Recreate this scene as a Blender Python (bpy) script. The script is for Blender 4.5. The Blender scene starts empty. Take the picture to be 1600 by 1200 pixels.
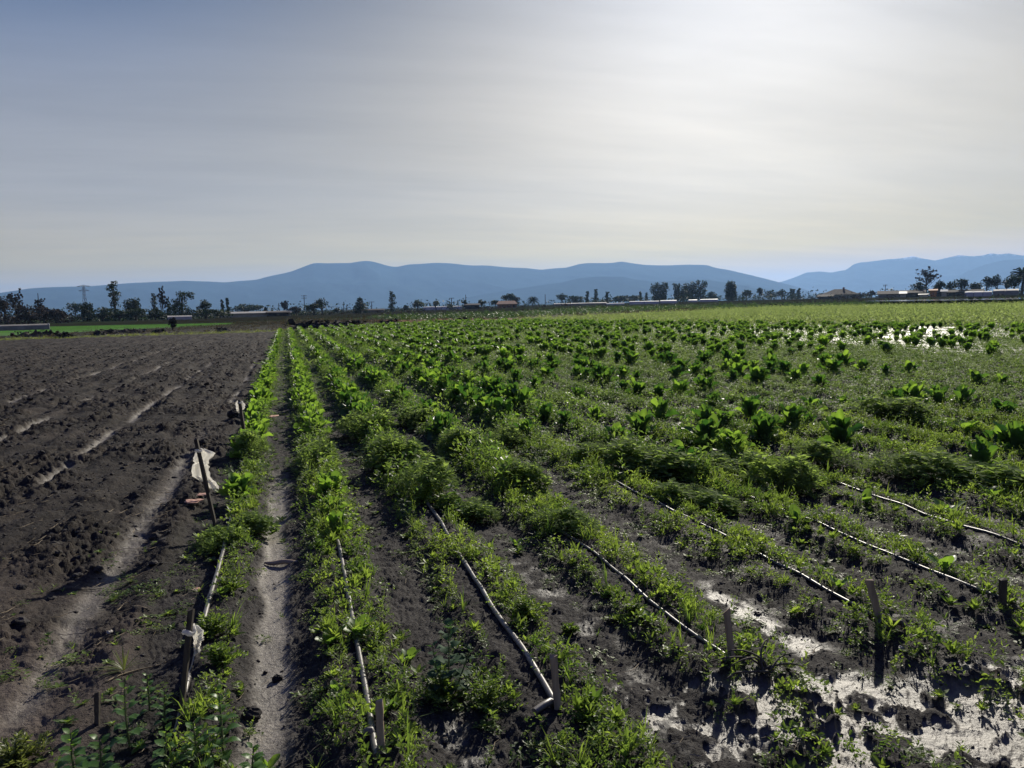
import bpy, math, random
import numpy as np
from mathutils import Matrix

# ------------------------------------------------------------------ camera, sky, sun, exposure
S = bpy.context.scene
COL = S.collection
EYE = 1.6
FL = 1202.0
YAW, HORY, ROLL = 16.2, 477.0, 1.3
_p = math.atan((600 - HORY) / FL); _a = math.radians(YAW); _t = math.radians(ROLL)
_f = np.array([math.sin(_a) * math.cos(_p), math.cos(_a) * math.cos(_p), -math.sin(_p)])
_r0 = np.array([math.cos(_a), -math.sin(_a), 0.0]); _u0 = np.cross(_r0, _f)
_r = _r0 * math.cos(_t) - _u0 * math.sin(_t); _u = _u0 * math.cos(_t) + _r0 * math.sin(_t)
cam_d = bpy.data.cameras.new('camera')
cam_d.sensor_width = 36.0
cam_d.lens = 36.0 * FL / 1600.0
cam_d.clip_start = 0.05
cam_d.clip_end = 60000.0
cam = bpy.data.objects.new('camera', cam_d)
COL.objects.link(cam)
cam.matrix_world = Matrix(((_r[0], _u[0], -_f[0], 0), (_r[1], _u[1], -_f[1], 0), (_r[2], _u[2], -_f[2], EYE), (0, 0, 0, 1)))
S.camera = cam

SUN_AZ = math.radians(36.6)      # clockwise from +Y
SUN_EL = math.radians(26.5)
SUND = np.array([math.sin(SUN_AZ) * math.cos(SUN_EL), math.cos(SUN_AZ) * math.cos(SUN_EL), math.sin(SUN_EL)])
sd = bpy.data.lights.new('sun', 'SUN')
sd.energy = 5.0
sd.angle = math.radians(0.6)
sd.color = (1.0, 0.93, 0.80)
sun = bpy.data.objects.new('sun', sd)
COL.objects.link(sun)
sun.rotation_euler = (math.pi / 2 - SUN_EL, 0, math.pi - SUN_AZ)

W = bpy.data.worlds.new('World')
S.world = W
W.use_nodes = True
nt = W.node_tree
nt.nodes.clear()


def nn(tree, kind, **kw):
    n = tree.nodes.new(kind)
    for k, v in kw.items():
        if k == 'op':
            n.operation = v
        elif k.startswith('i'):
            n.inputs[int(k[1:])].default_value = v
        else:
            setattr(n, k, v)
    return n


def vmath(tree, op, a, b=None, c=None, clamp=False):
    n = tree.nodes.new('ShaderNodeMath'); n.operation = op; n.use_clamp = clamp
    for i, v in enumerate((a, b, c)):
        if v is None:
            continue
        if isinstance(v, (int, float)):
            n.inputs[i].default_value = v
        else:
            tree.links.new(v, n.inputs[i])
    return n.outputs[0]


def mixc(tree, f, a, b):
    n = tree.nodes.new('ShaderNodeMix'); n.data_type = 'RGBA'
    for s, v in ((n.inputs[0], f), (n.inputs[6], a), (n.inputs[7], b)):
        if isinstance(v, (int, float)):
            s.default_value = v
        elif isinstance(v, tuple):
            s.default_value = v if len(v) == 4 else v + (1,)
        else:
            tree.links.new(v, s)
    return n.outputs[2]


sky = nt.nodes.new('ShaderNodeTexSky')
sky.sky_type = 'NISHITA'
sky.sun_disc = False
sky.sun_elevation = SUN_EL
sky.sun_rotation = SUN_AZ
sky.dust_density = 2.0
sky.ozone_density = 1.5
tc = nt.nodes.new('ShaderNodeTexCoord')
sep = nt.nodes.new('ShaderNodeSeparateXYZ')
nt.links.new(tc.outputs['Generated'], sep.inputs[0])
dot = nt.nodes.new('ShaderNodeVectorMath'); dot.operation = 'DOT_PRODUCT'
nt.links.new(tc.outputs['Generated'], dot.inputs[0]); dot.inputs[1].default_value = tuple(SUND)
dd = vmath(nt, 'MAXIMUM', dot.outputs['Value'], 0.0)
el = vmath(nt, 'MAXIMUM', sep.outputs[2], 0.0)
# high thin cirrus sheet: plane projection of the direction, stretched streaks
zz = vmath(nt, 'ADD', el, 0.09)
px_ = vmath(nt, 'DIVIDE', sep.outputs[0], zz)
py_ = vmath(nt, 'DIVIDE', sep.outputs[1], zz)
cmb = nt.nodes.new('ShaderNodeCombineXYZ')
nt.links.new(px_, cmb.inputs[0]); nt.links.new(py_, cmb.inputs[1])


def streak(rot, scl, nscale, detail, rough, dist):
    mp = nt.nodes.new('ShaderNodeMapping')
    mp.inputs['Rotation'].default_value = (0, 0, math.radians(rot))
    mp.inputs['Scale'].default_value = scl
    nt.links.new(cmb.outputs[0], mp.inputs[0])
    n = nt.nodes.new('ShaderNodeTexNoise')
    n.inputs['Scale'].default_value = nscale
    n.inputs['Detail'].default_value = detail
    n.inputs['Roughness'].default_value = rough
    n.inputs['Distortion'].default_value = dist
    nt.links.new(mp.outputs[0], n.inputs['Vector'])
    return n.outputs[0]


s1 = streak(38, (0.45, 1.4, 1), 0.9, 7, 0.55, 0.5)
s2 = streak(-8, (0.25, 1.1, 1), 0.45, 5, 0.5, 0.3)
s3 = streak(52, (0.7, 2.6, 1), 1.6, 8, 0.6, 0.2)
# glow of the sun behind the veil, and the brighter bank of thin cloud beside it
g1 = vmath(nt, 'POWER', dd, 6.5)
g2 = vmath(nt, 'POWER', dd, 22.0)
g3 = vmath(nt, 'POWER', dd, 150.0)
dot2 = nt.nodes.new('ShaderNodeVectorMath'); dot2.operation = 'DOT_PRODUCT'
nt.links.new(tc.outputs['Generated'], dot2.inputs[0]); dot2.inputs[1].default_value = (0.43854, 0.87197, 0.21758)
g4 = vmath(nt, 'POWER', vmath(nt, 'MAXIMUM', dot2.outputs['Value'], 0.0), 30.0)
streaks = vmath(nt, 'ADD', vmath(nt, 'MULTIPLY', s1, 0.55), vmath(nt, 'ADD', vmath(nt, 'MULTIPLY', s2, 0.75), vmath(nt, 'MULTIPLY', s3, 0.35)))
sm = vmath(nt, 'SUBTRACT', streaks, 0.82)
elf = vmath(nt, 'POWER', vmath(nt, 'MULTIPLY', el, 2.0, clamp=True), 1.05)
lowf = vmath(nt, 'POWER', vmath(nt, 'SUBTRACT', 1.0, vmath(nt, 'MULTIPLY', el, 6.5, clamp=True)), 2.0)
COEF = [[0.482, 0.422, 0.319], [-0.624, -0.46, -0.132], [0.198, -0.047, -0.573], [0.269, 0.147, -0.102], [0.159, 0.248, 0.415], [0.199, 0.154, 0.069], [0.188, 0.182, 0.181], [-0.013, -0.3, -0.847]]


def scaled(col, fac):
    n = nt.nodes.new('ShaderNodeVectorMath'); n.operation = 'SCALE'
    n.inputs[0].default_value = tuple(col)
    if fac is None: n.inputs['Scale'].default_value = 1.0
    else: nt.links.new(fac, n.inputs['Scale'])
    return n.outputs[0]


def vop(op, a, b):
    n = nt.nodes.new('ShaderNodeVectorMath'); n.operation = op
    nt.links.new(a, n.inputs[0])
    if isinstance(b, tuple): n.inputs[1].default_value = b
    else: nt.links.new(b, n.inputs[1])
    return n.outputs[0]


veil = scaled(COEF[0], None)
for cf, fac in zip(COEF[1:], (elf, lowf, g1, g2, g3, g4, vmath(nt, 'MULTIPLY', lowf, vmath(nt, 'POWER', dd, 9.0)))):
    veil = vop('ADD', veil, scaled(cf, fac))
veil = vop('MAXIMUM', veil, (0.03, 0.04, 0.06))
lum = vmath(nt, 'ADD', 1.0, vmath(nt, 'MULTIPLY', sm, 0.78))
ls = nt.nodes.new('ShaderNodeVectorMath'); ls.operation = 'SCALE'
nt.links.new(veil, ls.inputs[0]); nt.links.new(lum, ls.inputs['Scale'])
veil = ls.outputs[0]
# the sky texture runs at strength 0.1; the veil is divided by it
vs = nt.nodes.new('ShaderNodeVectorMath'); vs.operation = 'SCALE'; vs.inputs['Scale'].default_value = 10.0
nt.links.new(veil, vs.inputs[0])
skymix = mixc(nt, 0.97, sky.outputs[0], vs.outputs[0])
bg = nt.nodes.new('ShaderNodeBackground')
bg.inputs[1].default_value = 0.1
nt.links.new(skymix, bg.inputs[0])
wo = nt.nodes.new('ShaderNodeOutputWorld')
nt.links.new(bg.outputs[0], wo.inputs[0])

S.view_settings.view_transform = 'Standard'
S.view_settings.look = 'None'
S.view_settings.exposure = 0.36
S.view_settings.gamma = 1.0
S.cycles.max_bounces = 5
S.cycles.diffuse_bounces = 2
S.cycles.glossy_bounces = 2
S.cycles.transmission_bounces = 3
S.cycles.volume_bounces = 1
S.cycles.transparent_max_bounces = 12
S.cycles.sample_clamp_indirect = 4.0
S.cycles.use_denoising = True

# ------------------------------------------------------------------ helpers
rng = np.random.default_rng(7)
random.seed(7)


def sstep(a, b, x):
    t = np.clip((np.asarray(x, float) - a) / (b - a), 0, 1)
    return t * t * (3 - 2 * t)


def _hash(ix, iy, seed):
    h = (ix.astype(np.int64) * 374761393 + iy.astype(np.int64) * 668265263 + seed * 1442695041) & 0xffffffff
    h = ((h ^ (h >> 13)) * 1274126177) & 0xffffffff
    return (h ^ (h >> 16)) & 0xffff


def pn(x, y, seed=0):
    """2-D gradient noise, about -1..1"""
    x = np.asarray(x, float); y = np.asarray(y, float)
    ix = np.floor(x); iy = np.floor(y)
    fx = x - ix; fy = y - iy
    u = fx * fx * fx * (fx * (fx * 6 - 15) + 10); v = fy * fy * fy * (fy * (fy * 6 - 15) + 10)

    def g(a, b):
        an = _hash(ix + a, iy + b, seed) * (2 * math.pi / 65536)
        return np.cos(an) * (fx - a) + np.sin(an) * (fy - b)
    n0 = g(0, 0) * (1 - u) + g(1, 0) * u
    n1 = g(0, 1) * (1 - u) + g(1, 1) * u
    return (n0 * (1 - v) + n1 * v) * 1.5


def fbm(x, y, seed=0, octv=4, gain=0.5):
    s = 0; a = 1; t = 0
    for k in range(octv):
        s = s + a * pn(x * 2 ** k, y * 2 ** k, seed + 17 * k); t += a; a *= gain
    return s / t


def un(px, py, z=0.0):
    """ground point seen at a pixel of the 1600 x 1200 photograph"""
    d = _f * FL + _r * (px - 800) + _u * (600 - py)
    t = (z - EYE) / d[2]
    return np.array([d[0] * t, d[1] * t])


def ray(px, py):
    d = _f * FL + _r * (px - 800) + _u * (600 - py)
    hz = math.hypot(d[0], d[1])
    return math.atan2(d[0], d[1]), d[2] / hz


def hor(px):
    return HORY + (800 - px) * math.tan(_t)


def far(px, dist):
    a, _ = ray(px, hor(px))
    return np.array([math.sin(a) * dist, math.cos(a) * dist])


def rise(x, y):
    d = np.hypot(x, y); az = np.degrees(np.arctan2(x, y))
    return 1.25 * sstep(110, 320, d) * sstep(3, 26, az) * sstep(5000, 1500, d) * np.where(az > 150, 0, 1)


def raw_mesh(name, V, F, attrs=None, smooth=False):
    V = np.asarray(V, np.float32)
    Fs = F if isinstance(F, list) else [F]
    Fs = [np.asarray(f, np.int32) for f in Fs if len(f)]
    me = bpy.data.meshes.new(name)
    me.vertices.add(len(V)); me.vertices.foreach_set('co', V.ravel())
    li = np.concatenate([f.ravel() for f in Fs])
    tot = np.concatenate([np.full(len(f), f.shape[1], np.int32) for f in Fs])
    st = np.concatenate([[0], np.cumsum(tot)[:-1]]).astype(np.int32)
    me.loops.add(len(li)); me.loops.foreach_set('vertex_index', li)
    me.polygons.add(len(tot)); me.polygons.foreach_set('loop_start', st)
    me.polygons.foreach_set('use_smooth', np.full(len(tot), smooth, bool))
    me.update(calc_edges=True)
    for k, a in (attrs or {}).items():
        a = np.asarray(a, np.float32)
        if a.ndim == 1:
            at = me.attributes.new(k, 'FLOAT', 'POINT'); at.data.foreach_set('value', a)
        else:
            if a.shape[1] == 3:
                a = np.concatenate([a, np.ones((len(a), 1), np.float32)], 1)
            at = me.attributes.new(k, 'FLOAT_COLOR', 'POINT'); at.data.foreach_set('color', a.ravel())
    return me


def link(name, me, mat, parent=None, loc=None, rotz=None):
    if mat is not None:
        if len(me.materials) == 0:
            me.materials.append(mat)
    o = bpy.data.objects.new(name, me)
    COL.objects.link(o)
    if parent is not None:
        o.parent = parent
    if loc is not None:
        o.location = loc
    if rotz is not None:
        o.rotation_euler = (0, 0, rotz)
    return o


def tag(o, label=None, cat=None, group=None, kind=None):
    if label: o['label'] = label
    if cat: o['category'] = cat
    if group: o['group'] = group
    if kind: o['kind'] = kind
    return o


def empty(name, loc, label, cat, group=None, rz=0.0):
    o = bpy.data.objects.new(name, None)
    o.empty_display_size = 0.1
    COL.objects.link(o)
    o.location = loc; o.rotation_euler = (0, 0, rz)
    return tag(o, label, cat, group)


class MB:
    """collects shapes with per-vertex tint, builds one mesh"""
    def __init__(s):
        s.V = []; s.T = []; s.Q = []; s.A = []; s.n = 0

    def add(s, V, F, tint=0.5):
        V = np.asarray(V, float); F = np.asarray(F, int)
        if len(F) == 0: return
        (s.Q if F.shape[1] == 4 else s.T).append(F + s.n)
        s.V.append(V); s.n += len(V)
        s.A.append(np.full(len(V), tint) if np.isscalar(tint) else np.asarray(tint))

    def tube(s, P, R, n=6, tint=0.5, cap=True):
        P = np.asarray(P, float); R = np.broadcast_to(np.asarray(R, float), (len(P),))
        T = np.gradient(P, axis=0); T /= np.linalg.norm(T, axis=1)[:, None] + 1e-9
        ref = np.array([0, 0, 1.0]) if abs(T[:, 2]).mean() < 0.8 else np.array([1.0, 0, 0])
        A = np.cross(T, ref); A /= np.linalg.norm(A, axis=1)[:, None] + 1e-9
        B = np.cross(T, A)
        th = np.arange(n) / n * 2 * math.pi
        V = P[:, None, :] + R[:, None, None] * (np.cos(th)[None, :, None] * A[:, None, :] + np.sin(th)[None, :, None] * B[:, None, :])
        V = V.reshape(-1, 3)
        m = len(P)
        i, j = np.meshgrid(np.arange(m - 1), np.arange(n), indexing='ij')
        a = i * n + j; b = i * n + (j + 1) % n
        s.add(V, np.stack([a, b, b + n, a + n], -1).reshape(-1, 4), tint)
        if cap:
            for k0, c in ((0, P[0]), ((m - 1) * n, P[-1])):
                Vc = np.vstack([V[k0:k0 + n], c])
                s.add(Vc, [[q, (q + 1) % n, n] for q in range(n)], tint)

    def box(s, c, d, rz=0.0, tint=0.5, tap=1.0):
        x, y, z = d[0] / 2, d[1] / 2, d[2] / 2
        V = np.array([[-x, -y, -z], [x, -y, -z], [x, y, -z], [-x, y, -z], [-x * tap, -y * tap, z], [x * tap, -y * tap, z], [x * tap, y * tap, z], [-x * tap, y * tap, z]])
        cz, sz = math.cos(rz), math.sin(rz)
        V = V @ np.array([[cz, sz, 0], [-sz, cz, 0], [0, 0, 1]]) + np.asarray(c, float)
        s.add(V, [[0, 3, 2, 1], [4, 5, 6, 7], [0, 1, 5, 4], [1, 2, 6, 5], [2, 3, 7, 6], [3, 0, 4, 7]], tint)

    def arrays(s):
        V = np.concatenate(s.V); A = np.concatenate(s.A)
        F = []
        if s.T: F.append(np.concatenate(s.T))
        if s.Q: F.append(np.concatenate(s.Q))
        return V, F, A

    def mesh(s, name, smooth=False):
        V, F, A = s.arrays()
        return raw_mesh(name, V, F, {'tint': A}, smooth)

    def build(s, name, mat, parent=None, smooth=False, **k):
        return link(name, s.mesh(name, smooth), mat, parent, **k)


# ------------------------------------------------------------------ materials
def newmat(name):
    m = bpy.data.materials.new(name); m.use_nodes = True
    m.node_tree.nodes.clear()
    return m, m.node_tree


def out(t, sh):
    o = t.nodes.new('ShaderNodeOutputMaterial'); t.links.new(sh, o.inputs[0])


def noise(t, scale, detail=3, rough=0.55, vec=None, dim=None):
    n = t.nodes.new('ShaderNodeTexNoise'); n.inputs['Scale'].default_value = scale
    n.inputs['Detail'].default_value = detail; n.inputs['Roughness'].default_value = rough
    if vec is None:
        c = t.nodes.new('ShaderNodeTexCoord'); vec = c.outputs['Object']
    t.links.new(vec, n.inputs['Vector'])
    return n.outputs[0]


def princ(t, col, rough=0.6, spec=0.5, normal=None, metal=0.0):
    p = t.nodes.new('ShaderNodeBsdfPrincipled')
    for s, v in ((p.inputs['Base Color'], col), (p.inputs['Roughness'], rough), (p.inputs['Specular IOR Level'], spec), (p.inputs['Metallic'], metal)):
        if isinstance(v, (int, float)): s.default_value = v
        elif isinstance(v, tuple): s.default_value = v + (1,) if len(v) == 3 else v
        else: t.links.new(v, s)
    if normal is not None: t.links.new(normal, p.inputs['Normal'])
    return p


def bump(t, h, strength=0.5, dist=0.01):
    b = t.nodes.new('ShaderNodeBump'); b.inputs['Strength'].default_value = strength; b.inputs['Distance'].default_value = dist
    t.links.new(h, b.inputs['Height'])
    return b.outputs[0]


def plain(name, c1, c2, scale=8.0, rough=0.7, spec=0.4, bmp=0.3, bdist=0.01, stretch=None):
    m, t = newmat(name)
    c = t.nodes.new('ShaderNodeTexCoord'); vec = c.outputs['Object']
    if stretch:
        mp = t.nodes.new('ShaderNodeMapping'); mp.inputs['Scale'].default_value = stretch
        t.links.new(vec, mp.inputs[0]); vec = mp.outputs[0]
    n = noise(t, scale, 6, 0.6, vec)
    r = t.nodes.new('ShaderNodeMapRange'); t.links.new(n, r.inputs[0]); r.inputs[1].default_value = 0.33; r.inputs[2].default_value = 0.67
    col = mixc(t, r.outputs[0], c1, c2)
    p = princ(t, col, rough, spec, bump(t, n, bmp, bdist))
    out(t, p.outputs[0])
    return m


def leafmat(name, dark, light, tdark, tlight, trans=0.45, rough=0.42, spec=0.35, var=3.0):
    """tint 0..1 runs from the dark to the light colour; light passes through the blade"""
    m, t = newmat(name)
    a = t.nodes.new('ShaderNodeAttribute'); a.attribute_name = 'tint'
    n = noise(t, var, 3)
    f = vmath(t, 'ADD', a.outputs['Fac'], vmath(t, 'MULTIPLY', vmath(t, 'SUBTRACT', n, 0.5), 0.7), clamp=True)
    c = mixc(t, f, dark, light); ct = mixc(t, f, tdark, tlight)
    p = princ(t, c, rough, spec)
    tr = t.nodes.new('ShaderNodeBsdfTranslucent'); t.links.new(ct, tr.inputs[0])
    mx = t.nodes.new('ShaderNodeMixShader'); mx.inputs[0].default_value = trans
    t.links.new(p.outputs[0], mx.inputs[1]); t.links.new(tr.outputs[0], mx.inputs[2])
    out(t, mx.outputs[0])
    return m


M = {}
M['weed'] = leafmat('weed leaf', (0.042, 0.078, 0.024), (0.15, 0.21, 0.052), (0.11, 0.22, 0.03), (0.46, 0.62, 0.08), 0.42, 0.5, 0.28)
M['farweed'] = leafmat('low weed leaf', (0.045, 0.080, 0.032), (0.135, 0.19, 0.065), (0.09, 0.18, 0.04), (0.36, 0.50, 0.10), 0.42, 0.55, 0.22, 0.7)
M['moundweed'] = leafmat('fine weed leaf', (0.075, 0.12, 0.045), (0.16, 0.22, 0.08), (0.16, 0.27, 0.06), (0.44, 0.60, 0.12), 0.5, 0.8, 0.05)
M['lettuce'] = leafmat('lettuce leaf', (0.030, 0.070, 0.024), (0.085, 0.17, 0.040), (0.05, 0.15, 0.018), (0.38, 0.62, 0.06), 0.42, 0.45, 0.35, 6.0)
M['nettle'] = leafmat('broad weed leaf', (0.04, 0.10, 0.03), (0.10, 0.20, 0.04), (0.10, 0.26, 0.03), (0.30, 0.50, 0.05), 0.45)
M['yellowweed'] = leafmat('yellow green leaf', (0.07, 0.09, 0.03), (0.16, 0.18, 0.06), (0.14, 0.2, 0.04), (0.38, 0.44, 0.09), 0.45)
M['stripcrop'] = leafmat('dense crop leaf', (0.08, 0.12, 0.042), (0.17, 0.22, 0.08), (0.17, 0.26, 0.06), (0.42, 0.53, 0.15), 0.44, 0.55, 0.2, 0.5)
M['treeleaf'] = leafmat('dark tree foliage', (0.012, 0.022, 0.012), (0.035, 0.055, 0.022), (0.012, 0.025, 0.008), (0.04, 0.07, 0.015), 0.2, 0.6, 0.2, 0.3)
M['drytree'] = leafmat('brown bare twigs', (0.03, 0.024, 0.022), (0.075, 0.055, 0.045), (0.02, 0.02, 0.015), (0.05, 0.04, 0.03), 0.15, 0.8, 0.1, 0.3)
M['palegreen'] = leafmat('pale tree foliage', (0.06, 0.075, 0.04), (0.12, 0.14, 0.07), (0.05, 0.07, 0.03), (0.12, 0.15, 0.05), 0.25, 0.6, 0.2, 0.3)
M['bark'] = plain('bark', (0.03, 0.025, 0.02), (0.09, 0.075, 0.06), 3.0, 0.9, 0.2, 0.5, 0.05)
M['stem'] = plain('weed stem', (0.06, 0.09, 0.03), (0.12, 0.13, 0.06), 30.0, 0.6)
M['wood'] = plain('weathered stake wood', (0.20, 0.15, 0.105), (0.50, 0.40, 0.29), 25.0, 0.85, 0.2, 0.6, 0.003, (1, 1, 0.12))
M['palewood'] = plain('pale dry wood', (0.22, 0.17, 0.12), (0.40, 0.32, 0.24), 25.0, 0.8, 0.2, 0.4, 0.003, (0.15, 1, 1))
M['darkwood'] = plain('dark wet stake wood', (0.03, 0.025, 0.02), (0.10, 0.085, 0.065), 25.0, 0.8, 0.3, 0.6, 0.003, (1, 1, 0.12))
M['pipe'] = plain('dusty drip pipe plastic', (0.05, 0.047, 0.043), (0.17, 0.155, 0.135), 9.0, 0.42, 0.5, 0.25, 0.002)
M['pipe2'] = plain('clean drip pipe plastic', (0.02, 0.02, 0.02), (0.085, 0.08, 0.072), 7.0, 0.42, 0.5, 0.2, 0.002)
M['straw'] = plain('dry straw', (0.10, 0.075, 0.045), (0.30, 0.24, 0.15), 14.0, 0.8, 0.2)
M['white'] = plain('white building plastic', (0.26, 0.24, 0.20), (0.40, 0.37, 0.31), 1.2, 0.6, 0.5, 0.1, 0.02)
M['shine'] = plain('shiny greenhouse film', (0.30, 0.28, 0.24), (0.44, 0.41, 0.36), 0.6, 0.26, 1.0, 0.25, 0.05)
M['dullfilm'] = plain('grey plastic sheet', (0.12, 0.11, 0.09), (0.20, 0.185, 0.155), 1.4, 0.7, 0.5, 0.2, 0.05)
M['darkopen'] = plain('dark boards and shaded openings', (0.015, 0.014, 0.014), (0.045, 0.04, 0.04), 1.0, 0.9)  # boards, also the shade inside openings given as a dark colour
M['brick'] = plain('red brown wall', (0.16, 0.075, 0.05), (0.28, 0.14, 0.09), 2.5, 0.9)
M['render'] = plain('pale house wall', (0.16, 0.15, 0.135), (0.26, 0.24, 0.21), 0.8, 0.9)
M['roof'] = plain('grey brown roof', (0.035, 0.03, 0.028), (0.09, 0.075, 0.065), 1.5, 0.9, 0.1)
M['glass'] = plain('window glass', (0.02, 0.025, 0.03), (0.04, 0.045, 0.05), 1.0, 0.08, 0.5, 0.0)
M['orange'] = plain('orange wall', (0.38, 0.16, 0.06), (0.50, 0.24, 0.10), 1.0, 0.8)
M['metal'] = plain('grey steel', (0.12, 0.125, 0.13), (0.22, 0.22, 0.23), 2.0, 0.5, 0.5)
M['blacksoil'] = plain('black heap soil', (0.010, 0.009, 0.009), (0.035, 0.030, 0.028), 2.0, 0.9, 0.2, 0.8, 0.05)
M['terracotta'] = plain('faded orange fragment', (0.40, 0.21, 0.14), (0.60, 0.36, 0.26), 20.0, 0.75)


def clothmat():
    m, t = newmat('thin white plastic sheet')
    n = noise(t, 40.0, 4)
    c = mixc(t, n, (0.74, 0.72, 0.67), (0.93, 0.92, 0.89))
    p = princ(t, c, 0.45, 0.4, bump(t, n, 0.6, 0.004))
    tr = t.nodes.new('ShaderNodeBsdfTranslucent'); t.links.new(c, tr.inputs[0])
    mx = t.nodes.new('ShaderNodeMixShader'); mx.inputs[0].default_value = 0.68
    t.links.new(p.outputs[0], mx.inputs[1]); t.links.new(tr.outputs[0], mx.inputs[2])
    out(t, mx.outputs[0])
    return m


M['cloth'] = clothmat()


def soilmat():
    m, t = newmat('soil')
    a = t.nodes.new('ShaderNodeAttribute'); a.attribute_name = 'col'
    w = t.nodes.new('ShaderNodeAttribute'); w.attribute_name = 'wet'
    c = t.nodes.new('ShaderNodeTexCoord'); vec = c.outputs['Object']
    n1 = noise(t, 55.0, 5, 0.65, vec); n2 = noise(t, 9.0, 5, 0.6, vec); n3 = noise(t, 0.35, 6, 0.6, vec)
    v = vmath(t, 'ADD', vmath(t, 'MULTIPLY', n1, 0.9), vmath(t, 'ADD', vmath(t, 'MULTIPLY', n2, 0.9), vmath(t, 'MULTIPLY', n3, 0.9)))
    v = vmath(t, 'MAXIMUM', vmath(t, 'MULTIPLY', vmath(t, 'SUBTRACT', v, 0.75), 1.75), 0.22)
    sc = t.nodes.new('ShaderNodeVectorMath'); sc.operation = 'SCALE'
    t.links.new(a.outputs['Color'], sc.inputs[0]); t.links.new(v, sc.inputs['Scale'])
    # wet film: smoother where the film lies, broken up by crumbs
    wr = t.nodes.new('ShaderNodeMapRange'); t.links.new(vmath(t, 'ADD', w.outputs['Fac'], vmath(t, 'MULTIPLY', vmath(t, 'SUBTRACT', n1, 0.5), 0.6)), wr.inputs[0])
    wr.inputs[1].default_value = 0.35; wr.inputs[2].default_value = 0.75
    rough = vmath(t, 'SUBTRACT', 0.90, vmath(t, 'MULTIPLY', wr.outputs[0], 0.39))
    spec = vmath(t, 'ADD', vmath(t, 'MULTIPLY', vmath(t, 'ADD', w.outputs['Fac'], 0.5, clamp=True), 0.25), vmath(t, 'MULTIPLY', wr.outputs[0], 0.24))
    hb = vmath(t, 'ADD', vmath(t, 'MULTIPLY', n1, 1.0), vmath(t, 'MULTIPLY', noise(t, 160.0, 3, 0.6, vec), 0.35))
    b = t.nodes.new('ShaderNodeBump'); b.inputs['Distance'].default_value = 0.016
    t.links.new(vmath(t, 'SUBTRACT', 0.95, vmath(t, 'MULTIPLY', wr.outputs[0], 0.55)), b.inputs['Strength'])
    t.links.new(hb, b.inputs['Height'])
    p = princ(t, sc.outputs[0], rough, spec, b.outputs[0])
    out(t, p.outputs[0])
    return m


M['soil'] = soilmat()
M['clod'] = plain('soil clod', (0.012, 0.0105, 0.010), (0.050, 0.043, 0.038), 30.0, 0.85, 0.25, 0.9, 0.01)


def watermat():
    m, t = newmat('muddy water')
    c = t.nodes.new('ShaderNodeTexCoord')
    n = noise(t, 3.0, 4, 0.6, c.outputs['Object'])
    p = princ(t, (0.06, 0.052, 0.042), 0.06, 0.5, bump(t, n, 0.12, 0.02))
    out(t, p.outputs[0])
    return m


M['water'] = watermat()


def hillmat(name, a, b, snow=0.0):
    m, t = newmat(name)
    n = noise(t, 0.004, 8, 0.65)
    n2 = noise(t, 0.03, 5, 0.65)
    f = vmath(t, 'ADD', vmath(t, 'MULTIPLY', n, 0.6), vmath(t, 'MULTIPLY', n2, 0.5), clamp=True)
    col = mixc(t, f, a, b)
    if snow:
        gp = t.nodes.new('ShaderNodeNewGeometry'); sx = t.nodes.new('ShaderNodeSeparateXYZ'); t.links.new(gp.outputs['Position'], sx.inputs[0])
        hgt = vmath(t, 'ADD', sx.outputs[2], vmath(t, 'MULTIPLY', vmath(t, 'SUBTRACT', n2, 0.5), 150.0))
        sf = t.nodes.new('ShaderNodeMapRange'); t.links.new(hgt, sf.inputs[0]); sf.inputs[1].default_value = snow; sf.inputs[2].default_value = snow + 25
        col = mixc(t, sf.outputs[0], col, (0.75, 0.77, 0.80))
    p = princ(t, col, 1.0, 0.0)
    out(t, p.outputs[0])
    return m


M['hill'] = hillmat('haze blue scrub hillside', (0.008, 0.026, 0.038), (0.045, 0.075, 0.085))  # dark scrub, with part of the haze's blue mixed into its colour
M['snowhill'] = hillmat('snow dusted mountainside', (0.02, 0.036, 0.05), (0.05, 0.07, 0.085), 405.0)  # rock and snow; the blue in the rock tones is haze tint
# ------------------------------------------------------------------ the ground
ROWX = np.array([-0.47, 0.24, 0.945, 1.75, 2.67, 3.40, 4.26] + [4.26 + 0.8 * k for k in range(1, 60)])


def rowdist(x):
    """0 on a crop row, 0.5 in the middle of a furrow"""
    ph = np.interp(x, ROWX, np.arange(len(ROWX)), left=-0.5)
    return np.abs(ph - np.round(ph)), ph


def stripX(y):
    return np.interp(y, [0, 27.6, 41.9, 69.2, 80], [40, 32.8, 29, 22.1, 19.5])


def cropFar(x):
    return np.interp(x, [-1, 0.7, 8.3, 17, 22, 26, 72, 98, 140], [61, 62, 70, 78, 73, 76, 104.5, 83, 48])


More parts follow.
